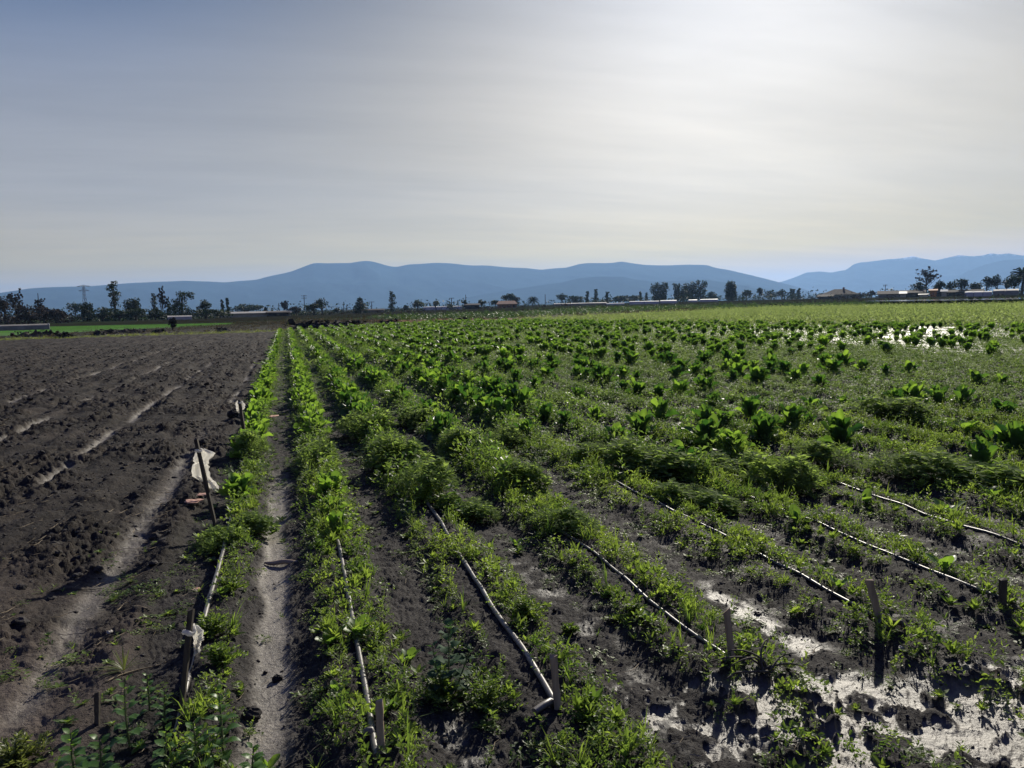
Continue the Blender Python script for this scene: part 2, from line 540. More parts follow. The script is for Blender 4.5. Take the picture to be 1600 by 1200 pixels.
def zones(x, y):
    wob = fbm(x * 0.8, y * 0.8, 3, 3) * 0.16
    Z = {}
    Z['plough'] = sstep(-0.66, -0.86, x + wob) * sstep(60.3, 59.3, y - 0.08 * x + wob) * sstep(-12, -9, y)
    sx = stripX(y); cf = cropFar(x)
    Z['crop'] = sstep(-0.86, -0.66, x + wob) * sstep(0.3, -0.3, x - sx) * sstep(0.5, -0.5, y - cf)
    Z['strip'] = sstep(-0.3, 0.3, x - sx) * sstep(0.5, -0.5, y - cf) * sstep(12, 18, y)
    Z['bank'] = sstep(-0.5, 0.5, y - cf) * sstep(11, 8, y - cf + 3 * fbm(x * .1, y * .1, 5, 2)) * sstep(12, 30, x)
    Z['dgreen'] = sstep(8, 11, y - cf + 3 * fbm(x * .1, y * .1, 5, 2)) * sstep(70, 60, y - cf) * sstep(5, 22, x)
    n1 = 74 + (x + 23) * 1.73; f1 = 131 - (x + 41) * 0.41
    Z['lgreen'] = sstep(-1, 1, y - n1) * sstep(1, -1, y - f1) * sstep(-6, -8, x)
    Z['verge'] = sstep(59.2, 60.2, y - 0.08 * x + wob) * sstep(66, 62, y - 0.08 * x + 2 * wob) * sstep(1.5, -1.5, x)
    Z['tan'] = sstep(9.5, 10.5, x - 0.02 * (y - 75)) * sstep(25.5, 23.5, x - 0.05 * (y - 80)) * sstep(0, 1, y - cf) * sstep(108, 103, y)
    tr = 0
    for tx, y0, y1, w in ((-1.12, 3.2, 9.5, 0.14), (-2.30, 5.5, 24, 0.10), (-3.62, 6, 26, 0.11), (-5.0, 14, 40, 0.1), (-0.98, 14, 26, 0.09)):
        cx = tx + 0.05 * pn(y * 0.7, tx * 5, 9)
        tr = np.maximum(tr, np.exp(-((x - cx) / (w * .62)) ** 2) * sstep(y0 - .6, y0 + .6, y) * sstep(y1 + 4, y1 - 2, y) * ((0.15 if y0 > 4 else .7) + (.85 if y0 > 4 else .3) * sstep(-.25, .25, pn(y * .8, tx, 12) + .5 * pn(x * 6, y * 6, 13))))
    Z['track'] = tr * Z['plough']
    # smooth dried mud in the first furrow path and on the near left
    cxp = -0.14 + 0.03 * pn(y * 1.3, 0, 21)
    Z['path'] = np.exp(-((x - cxp) / (0.085 + 0.03 * pn(y * 2, 3, 8))) ** 4) * sstep(9, 6, y) * sstep(-3, 0, y)
    Z['nearleft'] = sstep(-0.6, -0.8, x) * sstep(5.6, 3.9, y + 0.7 * x + 1.2 + fbm(x * 1.3, y * 1.3, 31, 3) * 0.8)
    q = fbm(x * 1.5, y * 1.5, 41, 4)
    q2 = fbm(x * 0.8 + 5, y * 2.2, 43, 3)
    q3 = fbm(x * 5, y * 5, 47, 3)
    q4 = fbm(x * 18, y * 18, 48, 2)
    mud = sstep(1.45, 1.75, x) * sstep(2.75, 2.45, y + 0.15 * (x - 1.9) - 0.2 * q2) * sstep(-0.02, 0.16, q + .75 * q3 + .5 * q4 + 0.20 * sstep(1.8, 2.2, x))
    mudb = .6 * sstep(0.95, 1.2, x) * sstep(1.75, 1.5, x) * sstep(2.9, 2.7, y) * sstep(.08, .24, q + .6 * q3 + .5 * q4)
    mud2 = .75 * np.exp(-((x - 2.18 - .05 * q2) / .075) ** 2) * sstep(3.9, 3.3, y) * sstep(-.15, .1, q3 + .5 * q)
    mud3 = np.exp(-((x - 0.56) / .12) ** 2) * sstep(3.0, 2.7, y) * sstep(-.1, .15, q3) * 0.4
    mud4 = np.exp(-((x - 1.33) / .1) ** 2) * sstep(5.2, 4.4, y) * sstep(0, .2, q3 + .4 * q) * 0.3
    mud5 = sstep(0.12, 0.3, q3 + q2 * .7) * sstep(1.9, 2.4, x) * sstep(5.5, 3.8, y) * 0.18
    mud = mud + mudb
    Z['mud'] = np.clip(mud + mud2 + mud3 + mud4 + mud5, 0, 1)
    Z['flood'] = sstep(15, 19, x + 2.5 * q) * sstep(11, 15, y) * sstep(62, 50, y) * Z['crop'] * sstep(-0.9, -0.2, fbm(x * .12, y * .12, 77, 2) + (x - 18) * .08)
    return Z


def bill(x, y, s, seed):
    return np.abs(pn(x * s, y * s, seed))


def ground_z(x, y, Z=None, fine=True):
    x = np.asarray(x, float); y = np.asarray(y, float)
    if Z is None: Z = zones(x, y)
    d, ph = rowdist(x)
    z = rise(x, y) * 1.0
    near = sstep(200, 60, np.hypot(x, y))
    bed = 0.5 + 0.5 * np.cos(2 * math.pi * d)
    bed = sstep(0.15, 0.85, bed)
    z = z + Z['crop'] * 0.05 * bed * (1 - 0.35 * Z['mud'])
    pl = Z['plough'] * (1 - 0.75 * Z['track']) * (1 - 0.72 * Z['nearleft'])
    furrow = 0.5 + 0.5 * np.cos((x + 1.7) * 2 * math.pi / 1.25)
    z = z + Z['plough'] * (0.035 * furrow + 0.02 + .040 * pn(x * 4.2, y * .35, 59) * (1 - Z['track']))
    wx = x + 0.05 * pn(x * 5, y * 5, 50); wy = y + 0.05 * pn(x * 5 + 9, y * 5, 51)
    ru = sstep(-.45, .35, pn(x * .9, y * .7, 57) + .5 * pn(x * 2.1, y * 1.6, 58))
    cl = 0.050 * bill(wx, wy, 2.6, 52) + ru * (0.060 * bill(wx, wy, 5.3, 53) + 0.055 * bill(wx, wy, 10, 54))
    if fine: cl = cl + (.35 + .65 * ru) * (0.036 * bill(wx, wy, 21, 55) + 0.020 * bill(wx, wy, 45, 56))
    z = z + pl * (cl - 0.03) * near
    z = z - Z['track'] * 0.035
    cr = 0.018 * pn(x * 3.1, y * 3.1, 60) + 0.020 * bill(wx, wy, 9, 61) + 0.012 * bill(wx, wy, 19, 62)
    if fine: cr = cr + 0.008 * bill(wx, wy, 38, 63)
    z = z + (1 - Z['plough']) * cr * (1 - 0.85 * Z['path']) * (1 - 0.60 * Z['mud']) * near * (1 - .6 * Z['flood'])
    z = z - 0.02 * Z['path'] - 0.010 * Z['mud']
    if fine: z = z + (1 - Z['plough']) * near * (0.006 * bill(wx, wy, 70, 64) + 0.012 * np.maximum(0, pn(wx * 34, wy * 34, 65) - 0.25)) * (1 - .8 * Z['path'])
    z = z + Z['bank'] * (0.25 + 0.3 * fbm(x * .5, y * .5, 70, 3))
    z = z + (Z['dgreen'] + Z['lgreen']) * 0.05 * fbm(x * .6, y * .6, 71, 3)
    return z


def col_ground(x, y, Z):
    n = len(x)
    c = np.tile(np.array([0.022, 0.022, 0.015]), (n, 1))
    gfar = fbm(x * 0.01, y * 0.02, 90, 4)
    c = c + sstep(0, .3, gfar)[:, None] * (np.array([0.03, 0.045, 0.022]) - c)

    def mixin(z, col, k=1.0):
        nonlocal c
        c = c + (z * k)[:, None] * (np.array(col) - c)
    mixin(Z['crop'], (0.025, 0.022, 0.020))
    mixin(Z['crop'] * sstep(9, 22, np.hypot(x, y)), (0.052, 0.060, 0.032), 0.8)
    mixin(Z['plough'], (0.0235, 0.0192, 0.0152))
    mixin(Z['plough'] * sstep(.0, .5, fbm(x * 1.5, y * 1.1, 93, 3)), (0.046, 0.037, 0.029), .7)
    mixin(Z['strip'], (0.05, 0.07, 0.03))
    mixin(Z['bank'], (0.055, 0.040, 0.032))
    mixin(Z['dgreen'], (0.035, 0.060, 0.026))
    mixin(Z['lgreen'], (0.07, 0.16, 0.035))
    mixin(Z['verge'], (0.07, 0.07, 0.035))
    mixin(Z['tan'], (0.17, 0.095, 0.055))
    mixin(Z['nearleft'] * Z['plough'], (0.085, 0.067, 0.055), 0.8)
    mixin(Z['track'], (0.115, 0.098, 0.078), 0.7)
    mixin(Z['path'] * sstep(-.5, .1, fbm(x * 9, y * 9, 91, 3) + .3), (0.17, 0.15, 0.122), 0.85)
    mixin(sstep(.02, .25, Z['mud']), (0.017, 0.0145, 0.0125), .8)
    mixin(sstep(.25, .95, Z['mud']) * (.75 + .25 * fbm(x * 25, y * 25, 95, 2)), (0.125, 0.105, 0.078), 0.85)
    return c


def ring_grid(radii, az):
    R, A = np.meshgrid(radii, az, indexing='ij')
    return (R * np.sin(A)).ravel(), (R * np.cos(A)).ravel(), len(radii), len(az)


radii = [0.0]
r_ = 1.0
while r_ < 150:
    radii.append(r_); r_ *= 1.0048
while r_ < 9000:
    radii.append(r_); r_ *= 1.05
radii = np.array([0.5] + radii[1:] + [9400.0, 19000.0])
azd = np.radians(np.arange(-24, 58.01, 0.085))
azc = np.radians(np.arange(60, 336.1, 3.0))
az = np.concatenate([azd, azc])
gx, gy, nr, na = ring_grid(radii, az)
Zg = zones(gx, gy)
gz = ground_z(gx, gy, Zg)
i, j = np.meshgrid(np.arange(nr - 1), np.arange(na), indexing='ij')
a_ = (i * na + j).ravel(); b_ = (i * na + (j + 1) % na).ravel()
quads = np.stack([a_, b_, b_ + na, a_ + na], -1)[:, ::-1]
V = np.stack([gx, gy, gz], -1)
V = np.vstack([V, [[0, 0, 0.02]]])
cap = np.array([[(k + 1) % na, k, len(V) - 1] for k in range(na)])[:, ::-1]
wet = np.clip(Zg['mud'] * 1.0 + Zg['track'] * 0.45 + Zg['path'] * 0.30 + 0.22 * Zg['plough'] + Zg['crop'] * 0.34 + 0.33 * Zg['flood'], 0, 1) - 0.55 * sstep(60, 110, np.hypot(gx, gy))
colr = col_ground(gx, gy, Zg)
me = raw_mesh('ground', V, [quads, cap], {'col': np.vstack([colr, colr[:1]]), 'wet': np.append(wet, 0.2)}, True)
tag(link('ground', me, M['soil']), kind='structure')

# standing water in the furrows on the right, outline cut to the glint's wedge
nx, ny = 60, 120
X, Y = np.meshgrid(np.linspace(11, 34, nx), np.linspace(11, 62, ny), indexing='ij')
keep = (zones(X.ravel(), Y.ravel())['flood'].reshape(nx, ny) > 0.3) & (X > 15.5) & (Y < 31) & (Y > 13.5) & (np.abs(np.degrees(np.arctan2(X, Y)) - 44.6) < 1.9 + 1.5 * pn(X * .6, Y * .2, 137))
idx = np.arange(nx * ny).reshape(nx, ny)
k4 = keep[:-1, :-1] & keep[1:, :-1] & keep[1:, 1:] & keep[:-1, 1:]
q = np.stack([idx[:-1, :-1][k4], idx[1:, :-1][k4], idx[1:, 1:][k4], idx[:-1, 1:][k4]], -1)
tag(link('furrow_water', raw_mesh('furrow_water', np.stack([X.ravel(), Y.ravel(), np.full(nx * ny, 0.0095)], -1), q, None, True), M['water']), kind='structure')


def pond(name, poly, z):
    P = np.array([un(*p) for p in poly]); n = len(P)
    c = P.mean(0)
    V = np.vstack([np.c_[P, np.full(n, z)], [c[0], c[1], z]])
    V[:, 2] = z
    tag(link(name, raw_mesh(name, V, np.array([[k, (k + 1) % n, n] for k in range(n)]), None, True), M['water']), kind='structure')


pond('flooded_field', [(1350, 478.2), (1400, 479.8), (1480, 480), (1560, 479), (1600, 477.6), (1640, 474), (1590, 473.4), (1500, 474.2), (1440, 474.2), (1400, 475.6)], 0.9)

# ------------------------------------------------------------------ mountains
def ridge(name, prof, D, back, foot, seed, amp, snow=False):
    px = np.array([p[0] for p in prof], float); py = np.array([p[1] for p in prof], float)
    n = 520
    xs = np.linspace(px[0], px[-1], n)
    ys = np.interp(xs, px, py)
    kern = np.array([1, 2, 3, 2, 1.]) / 9
    ys = np.convolve(np.pad(ys, 2, mode='edge'), kern, 'valid')
    rr = [ray(a, b) for a, b in zip(xs, ys)]
    A = np.array([r[0] for r in rr]); H = np.array([r[1] for r in rr]) * D + EYE
    vs = np.concatenate([np.linspace(0, 1, 60), 1 + np.linspace(0.05, 1, 14)])
    VV = []
    for v in vs:
        if v <= 1:
            R = foot + (D - foot) * v; s = v ** 1.55
        else:
            R = D + back * (v - 1); s = 1 - 0.75 * (v - 1)
        x = R * np.sin(A); y = R * np.cos(A)
        w = min(1, v * 2.5) * (1 - v) if v <= 1 else 0
        g = (1 - np.abs(fbm(x / 900 + 0.3 * v, y / 1500, seed, 5))) - 0.75
        z = H * s * (1 + 1.9 * w * g) + amp * 0.25 * pn(x / 160, y / 160, seed + 5) * min(1, v * 3)
        VV.append(np.stack([x, y, z - 3], -1))
    VV = np.array(VV); m = len(vs)
    i, j = np.meshgrid(np.arange(m - 1), np.arange(n - 1), indexing='ij')
    a = (i * n + j).ravel()
    me = raw_mesh(name, VV.reshape(-1, 3), np.stack([a, a + 1, a + n + 1, a + n], -1), None, True)
    tag(link(name, me, M['snowhill' if snow else 'hill']), kind='structure')


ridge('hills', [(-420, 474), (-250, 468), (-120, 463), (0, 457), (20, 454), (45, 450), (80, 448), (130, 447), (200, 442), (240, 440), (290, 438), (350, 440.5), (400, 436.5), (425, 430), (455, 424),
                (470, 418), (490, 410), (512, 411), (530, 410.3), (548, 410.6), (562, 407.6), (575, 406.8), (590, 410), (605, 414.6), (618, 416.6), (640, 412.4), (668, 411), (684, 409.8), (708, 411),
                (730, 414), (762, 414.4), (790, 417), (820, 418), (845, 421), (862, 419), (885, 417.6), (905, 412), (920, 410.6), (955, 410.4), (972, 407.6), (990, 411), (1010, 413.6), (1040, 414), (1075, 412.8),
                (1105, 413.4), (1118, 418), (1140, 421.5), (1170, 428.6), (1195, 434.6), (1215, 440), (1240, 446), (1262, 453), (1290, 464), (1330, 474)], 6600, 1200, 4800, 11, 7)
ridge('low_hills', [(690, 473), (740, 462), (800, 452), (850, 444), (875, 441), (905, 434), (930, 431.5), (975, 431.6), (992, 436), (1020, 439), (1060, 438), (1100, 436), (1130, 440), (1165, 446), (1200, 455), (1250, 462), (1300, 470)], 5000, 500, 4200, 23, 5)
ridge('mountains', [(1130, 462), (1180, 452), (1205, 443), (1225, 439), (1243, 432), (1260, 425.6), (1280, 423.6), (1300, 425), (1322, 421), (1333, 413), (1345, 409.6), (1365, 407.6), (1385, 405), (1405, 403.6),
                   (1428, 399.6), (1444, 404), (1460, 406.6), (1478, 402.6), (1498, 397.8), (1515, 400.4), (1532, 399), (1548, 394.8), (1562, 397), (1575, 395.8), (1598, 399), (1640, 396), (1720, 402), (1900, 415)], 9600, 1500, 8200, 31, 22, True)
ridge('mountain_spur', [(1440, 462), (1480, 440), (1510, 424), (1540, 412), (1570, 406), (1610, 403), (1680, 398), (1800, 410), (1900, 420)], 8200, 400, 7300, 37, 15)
# ------------------------------------------------------------------ plant templates
def gz1(x, y, fine=True):
    return float(ground_z(np.array([x]), np.array([y]), None, fine)[0])


def blade(L, W, e0, curl, az, cup=0.25, ruff=0.0, nl=7, nw=5, base=(0, 0, 0), tint=0.5, spoon=0.0, g=None, twist=0.0):
    """one curved leaf blade as a small grid"""
    g = g or rng
    s = np.linspace(0, 1, nl)
    e = e0 - curl * s ** 1.3
    ds = L / (nl - 1)
    r = np.concatenate([[0], np.cumsum(np.cos(e[:-1]) * ds)]); z = np.concatenate([[0], np.cumsum(np.sin(e[:-1]) * ds)])
    w = W * 0.5 * (0.16 + 0.84 * np.sin(np.pi * np.clip(s * (0.80 + 0.08 * spoon) + 0.10 * (1 - spoon), 0, 1)) ** (0.8 + 0.6 * spoon))
    w[-1] *= 0.62
    t = np.linspace(-1, 1, nw)
    T, Sx = np.meshgrid(t, s)
    ca, sa = math.cos(az), math.sin(az)
    side = np.array([-sa, ca, 0.0])
    outw = np.array([ca, sa, 0.0])
    nx = -np.sin(e); nz = np.cos(e)
    ph = g.uniform(0, 6.28)
    off = cup * w[:, None] * (T ** 2) + ruff * w[:, None] * np.sin(Sx * 15 + ph + 1.6 * T) * np.abs(T) ** 1.5
    ww = w[:, None] * T * (1 - 0.18 * cup * T ** 2)
    tw = twist * Sx * ww
    P = (outw[None, None] * (r[:, None] + nx[:, None] * off)[..., None] + side[None, None] * ww[..., None] + np.array([0, 0, 1.0])[None, None] * (z[:, None] + nz[:, None] * off + tw)[..., None])
    P = P.reshape(-1, 3) + np.asarray(base)
    i, j = np.meshgrid(np.arange(nl - 1), np.arange(nw - 1), indexing='ij')
    a = (i * nw + j).ravel()
    tn = tint + 0.30 * (1 - np.abs(T)).ravel() ** 6 * 1.0
    return P, np.stack([a, a + 1, a + nw + 1, a + nw], -1), np.clip(tn, 0, 1)


def lettuce_meshes(seed, n_out=11, n_in=10, up=1.0, size=1.0, light=0.0):
    """a loose upright head about 0.3 m high and 0.34 m wide; outer leaves and heart"""
    g = np.random.default_rng(seed)
    o = MB(); h = MB()
    for k in range(n_out):
        az = 2 * math.pi * k / n_out + g.uniform(-.3, .3)
        low = k % 3 == 0
        e0 = (1.32 if not low else .95 - .25 * (1.2 - up)) + g.uniform(-.14, .12)
        o.add(*blade(size * g.uniform(.22, .31) * (.85 if low else 1), size * g.uniform(.12, .17), e0, g.uniform(.25, .75) + (.5 if low else 0), az, g.uniform(.25, .7), g.uniform(.16, .34), 12, 9,
                     (0.025 * math.cos(az), 0.025 * math.sin(az), 0.0), (g.uniform(.0, .32) if g.uniform() < .8 else .85) + light, g=g, twist=g.uniform(-.7, .7)))
    for k in range(n_in):
        az = 2 * math.pi * k / n_in + g.uniform(-.4, .4)
        h.add(*blade(size * g.uniform(.18, .29), size * g.uniform(.09, .14), 1.45 + g.uniform(-.16, .1), g.uniform(-.2, .45), az, g.uniform(.4, .9), g.uniform(.16, .34), 10, 7,
                     (0.014 * math.cos(az), 0.014 * math.sin(az), 0.0), g.uniform(.05, .6) + light, g=g, twist=g.uniform(-.6, .6)))
    return o.mesh('outer_leaves', True), h.mesh('heart', True)


def oval(l, w, fold, up):
    """a leaf lying along +x: 8 vertices, 8 triangles"""
    V = np.array([[0, 0, 0], [.3 * l, .42 * w, fold * w], [.65 * l, .46 * w, fold * w + up * .5 * l], [l, 0, up * l * .6], [.65 * l, -.46 * w, fold * w + up * .5 * l], [.3 * l, -.42 * w, fold * w],
                  [.33 * l, 0, up * .25 * l], [.68 * l, 0, up * .5 * l]])
    T = np.array([[0, 6, 1], [0, 5, 6], [1, 6, 7], [1, 7, 2], [5, 7, 6], [5, 4, 7], [2, 7, 3], [4, 3, 7]])
    return V, T


def dia(l, w, fold, up):
    V = np.array([[0, 0, 0], [.5 * l, .5 * w, fold * w + up * .4 * l], [l, 0, up * l * .7], [.5 * l, -.5 * w, fold * w + up * .4 * l]])
    return V, np.array([[0, 2, 1], [0, 3, 2]])


def rotm(yaw, pitch, roll=0.0):
    cy, sy = math.cos(yaw), math.sin(yaw); cp, sp = math.cos(pitch), math.sin(pitch); cr, sr = math.cos(roll), math.sin(roll)
    Rx = np.array([[1, 0, 0], [0, cr, -sr], [0, sr, cr]]); Ry = np.array([[cp, 0, -sp], [0, 1, 0], [sp, 0, cp]]); Rz = np.array([[cy, -sy, 0], [sy, cy, 0], [0, 0, 1]])
    return Rz @ Ry @ Rx


def addleaf(b, base, L, Wd, yaw, pitch, hi, tint, g, roll=0.0):
    V, T = (oval if hi else dia)(L, Wd, g.uniform(.05, .3), g.uniform(-.25, .15))
    b.add(V @ rotm(yaw, pitch, roll).T + base, T, tint)


def tmpl_rosette(seed, hi, n=11, R=.075):
    g = np.random.default_rng(seed); b = MB()
    for k in range(n):
        y = 2.4 * k + g.uniform(-.3, .3); f = k / n
        L = R * (1.1 - .5 * f) * g.uniform(.8, 1.2)
        addleaf(b, np.array([0, 0, .004 + .01 * f]), L, L * g.uniform(.32, .5), y, .25 + .9 * f + g.uniform(-.15, .2), hi, g.uniform(.2, .6) + .35 * f, g)
    return b.arrays()


def tmpl_mat(seed, hi, n=26, R=.09, H=.06, leaf=.024):
    """low spreading mat of small paired leaves"""
    g = np.random.default_rng(seed); b = MB()
    for k in range(n):
        a = g.uniform(0, 6.28); r = R * math.sqrt(g.uniform(0, 1))
        z = H * (1 - (r / R) ** 2) * g.uniform(.35, 1) + .008
        L = leaf * g.uniform(.7, 1.4)
        base = np.array([r * math.cos(a), r * math.sin(a), z])
        y = g.uniform(0, 6.28)
        tn = g.uniform(.1, .9)
        addleaf(b, base, L, L * .62, y, g.uniform(-.1, .8), hi, tn, g, g.uniform(-.5, .5))
        if k % 2:
            addleaf(b, base, L, L * .62, y + math.pi, g.uniform(-.1, .8), hi, tn, g, g.uniform(-.5, .5))
    return b.arrays()


def tmpl_sprig(seed, hi, H=.15, n=9, leaf=.04):
    """upright branching weed with leaves along the stems"""
    g = np.random.default_rng(seed); b = MB()
    for st in range(3):
        a = g.uniform(0, 6.28); lean = g.uniform(.05, .5); h = H * g.uniform(.6, 1.1)
        tip = np.array([math.cos(a) * lean * h, math.sin(a) * lean * h, h])
        if hi:
            b.tube([np.zeros(3), tip * np.array([.4, .4, .5]), tip], [.0022, .0018, .001], 3, .5, False)
        for k in range(n):
            f = (k + 1) / n
            p = tip * np.array([f * f, f * f, f])
            L = leaf * g.uniform(.7, 1.2) * (1.15 - .6 * f)
            addleaf(b, p, L, L * g.uniform(.35, .5), 2.4 * k + a, g.uniform(.1, .9) * (.4 + f), hi, .3 + .5 * f + g.uniform(-.1, .1), g)
    return b.arrays()


def tmpl_grass(seed, hi, n=9, H=.12):
    g = np.random.default_rng(seed); b = MB()
    for k in range(n):
        a = g.uniform(0, 6.28); L = H * g.uniform(.5, 1.2); e = g.uniform(.5, 1.4)
        p = np.array([math.cos(a), math.sin(a), 0]) * L * math.cos(e); s = np.array([-math.sin(a), math.cos(a), 0]) * .0022
        m = p * .5 + np.array([0, 0, L * math.sin(e) * .62]); t = p + np.array([0, 0, L * math.sin(e) * .85])
        b.add([-s, s, m + s, m - s, t], [[0, 1, 2], [0, 2, 3], [3, 2, 4]], g.uniform(.2, .9))
    return b.arrays()


def scatter(tm, P, yaw, sc, zs, tint, tilt=0.15, g=None):
    """merge copies of a template: returns V, T, tint"""
    g = g or rng
    V, F, A = tm
    T = F[0]; N = len(P)
    c, s = np.cos(yaw), np.sin(yaw)
    x = V[None, :, 0] * c[:, None] - V[None, :, 1] * s[:, None]
    y = V[None, :, 0] * s[:, None] + V[None, :, 1] * c[:, None]
    z = np.repeat(V[None, :, 2], N, 0) * zs[:, None]
    tx = g.normal(0, tilt, N)[:, None]; ty = g.normal(0, tilt, N)[:, None]
    z2 = z + x * tx + y * ty
    x2 = x - z * tx; y2 = y - z * ty
    W_ = np.stack([x2 * sc[:, None] + P[:, None, 0], y2 * sc[:, None] + P[:, None, 1], np.maximum(z2, .002) * sc[:, None] + P[:, None, 2]], -1).reshape(-1, 3)
    TT = (T[None] + (np.arange(N) * len(V))[:, None, None]).reshape(-1, 3)
    AA = np.clip(A[None] * .6 + tint[:, None] - .3 + .0, 0, 1).ravel()
    return W_, TT, AA


def merged(name, groups, mat, **kw):
    V = []; T = []; A = []; n = 0
    for v, t, a in groups:
        if len(t) == 0: continue
        V.append(v); T.append(t + n); A.append(a); n += len(v)
    o = link(name, raw_mesh(name, np.concatenate(V), np.concatenate(T), {'tint': np.concatenate(A)}, False), mat)
    return tag(o, **kw)


def in_view(P, m=7.0, near=1.6):
    a = np.degrees(np.arctan2(P[:, 0], P[:, 1])) - YAW
    d = np.hypot(P[:, 0], P[:, 1])
    # also keep the strip just outside the corners near the feet
    return (np.abs(a) < 34 + m) & (d > near)


# ------------------------------------------------------------------ lettuces
LET = [lettuce_meshes(100 + k, 8 + (k * 5) % 6, 6 + (k * 3) % 6, [1.0, .55, 1.2, .8, 1.1, .4, .9, .2, 1.0][k], 1.0) for k in range(9)] + [lettuce_meshes(150 + k, 12 + k, 9, .7, 1.0, .45) for k in range(3)]


def seedling_meshes(seed, n):
    g = np.random.default_rng(seed); o = MB(); h = MB()
    for k in range(n):
        az = 2 * math.pi * k / n + g.uniform(-.4, .4)
        o.add(*blade(g.uniform(.13, .19), g.uniform(.085, .12), g.uniform(.55, 1.15), g.uniform(.2, .9), az, .2, .08, 9, 7, (0, 0, 0), g.uniform(.65, 1), spoon=1.0, g=g, twist=g.uniform(-.4, .4)))
    for k in range(2):
        h.add(*blade(.09, .045, 1.35, .1, g.uniform(0, 6), .5, .1, 6, 5, (0, 0, 0), 1.0, spoon=.6, g=g))
    return o.mesh('outer_leaves', True), h.mesh('heart', True)


SEED = [seedling_meshes(200 + k, 3 + k) for k in range(3)]
for a, b in SEED: pass
for a, b in LET + SEED:
    a.materials.append(M['lettuce']); b.materials.append(M['lettuce'])
ORD = ['', 'first', 'second', 'third', 'fourth', 'fifth', 'sixth', 'seventh', 'eighth', 'ninth', 'tenth', 'eleventh', 'twelfth', 'thirteenth', 'fourteenth', 'fifteenth', 'sixteenth', 'seventeenth',
       'eighteenth', 'nineteenth', 'twentieth']
spots = []   # x, y, height, explicit
for px, py, hp in [(375, 790, 40), (515, 787, 38), (527, 815, 34), (531, 850, 38), (1001, 686, 46), (1033, 664, 42), (966, 698, 34), (1106, 668, 34), (1132, 674, 32), (1112, 706, 48),
                   (1145, 718, 46), (1060, 742, 50), (1115, 642, 28), (1172, 660, 40), (1190, 692, 40), (1031, 626, 26), (1060, 622, 34), (1106, 617, 30), (994, 622, 28), (974, 614, 20), (888, 674, 32),
                   (852, 664, 32), (820, 692, 36), (1195, 697, 46), (1316, 699, 48), (1236, 672, 36), (1262, 672, 30), (1266, 647, 28), (1319, 634, 16), (1350, 638, 18), (1400, 634, 30), (1431, 635, 38), (1469, 638, 42),
                   (1506, 641, 32), (1562, 654, 34), (1456, 544, 24), (1489, 541, 15), (1519, 532, 15), (1540, 536, 15), (1287, 546, 17), (1290, 577, 26), (1422, 589, 24), (1280, 609, 20), (1340, 598, 12), (1522, 604, 20),
                   (1565, 608, 18), (1209, 552, 14), (1151, 534, 13), (1200, 533, 12), (1150, 575, 22), (1181, 604, 28), (1144, 599, 24), (1106, 596, 22), (1590, 712, 50), (1528, 742, 54), (1075, 543, 15), (1098, 572, 20),
                   (1151, 577, 22), (1183, 604, 26), (1087, 590, 22), (1044, 574, 22), (994, 599, 20), (905, 630, 26), (930, 660, 24), (1560, 706, 36)]:
    x, y = un(px, py)
    spots.append((x, y, min(.38, max(.17, hp * math.hypot(x, y) / FL * 0.98)), 1))
ex = np.array([(s[0], s[1]) for s in spots])
g = np.random.default_rng(5)
for r, X0 in enumerate(ROWX[:44]):
    y = {0: 8.3, 1: 9.3, 2: 8.9, 3: 8.2, 4: 8.0, 5: 8.5}.get(r, 12.0 + 0.5 * (r % 3))
    pr = {0: .95, 1: .95, 2: .95, 3: .95, 4: .9, 5: .9, 6: .85, 7: .8, 8: .75, 9: .7}.get(r, .55)
    ymax = float(cropFar(X0)) - 1
    while y < ymax:
        y += g.uniform(.26, .40)
        x = X0 + g.normal(0, .035)
        p = pr * (.25 + .75 * float(sstep(-.25, .15, pn(np.array([x * 0.9]), np.array([y * .35]), 66)[0]))) if r > 1 else pr
        if r > 5: p *= (.7 if y < 22 else 1.0)
        if x > stripX(y) - .5: break
        if r > 13 and y < 45: p *= .6
        if g.uniform() > p: continue
        a = math.degrees(math.atan2(x, y)) - YAW
        if abs(a) > 36.5: continue
        if np.min(np.hypot(ex[:, 0] - x, ex[:, 1] - y)) < .35 and y < 30: continue
        if r > 5 and y < 17 and x > 2.5 and math.hypot(x, y) < 15 and g.uniform() < .6: continue
        spots.append((x, y, g.uniform(.20, .30) if r < 2 else g.uniform(.22, .36), 0))
spots = np.array(spots)
dist = np.hypot(spots[:, 0], spots[:, 1])
order = np.argsort(dist)
spots = spots[order]; dist = dist[order]
NIND = 285
rowid = np.clip(np.round(np.interp(spots[:, 0], ROWX, np.arange(len(ROWX)))).astype(int), 0, 60)
zz_ = ground_z(spots[:, 0], spots[:, 1])
cnt = {}
SIZEW = lambda h: 'tall' if h > .35 else 'large' if h > .30 else 'medium' if h > .25 else 'low'
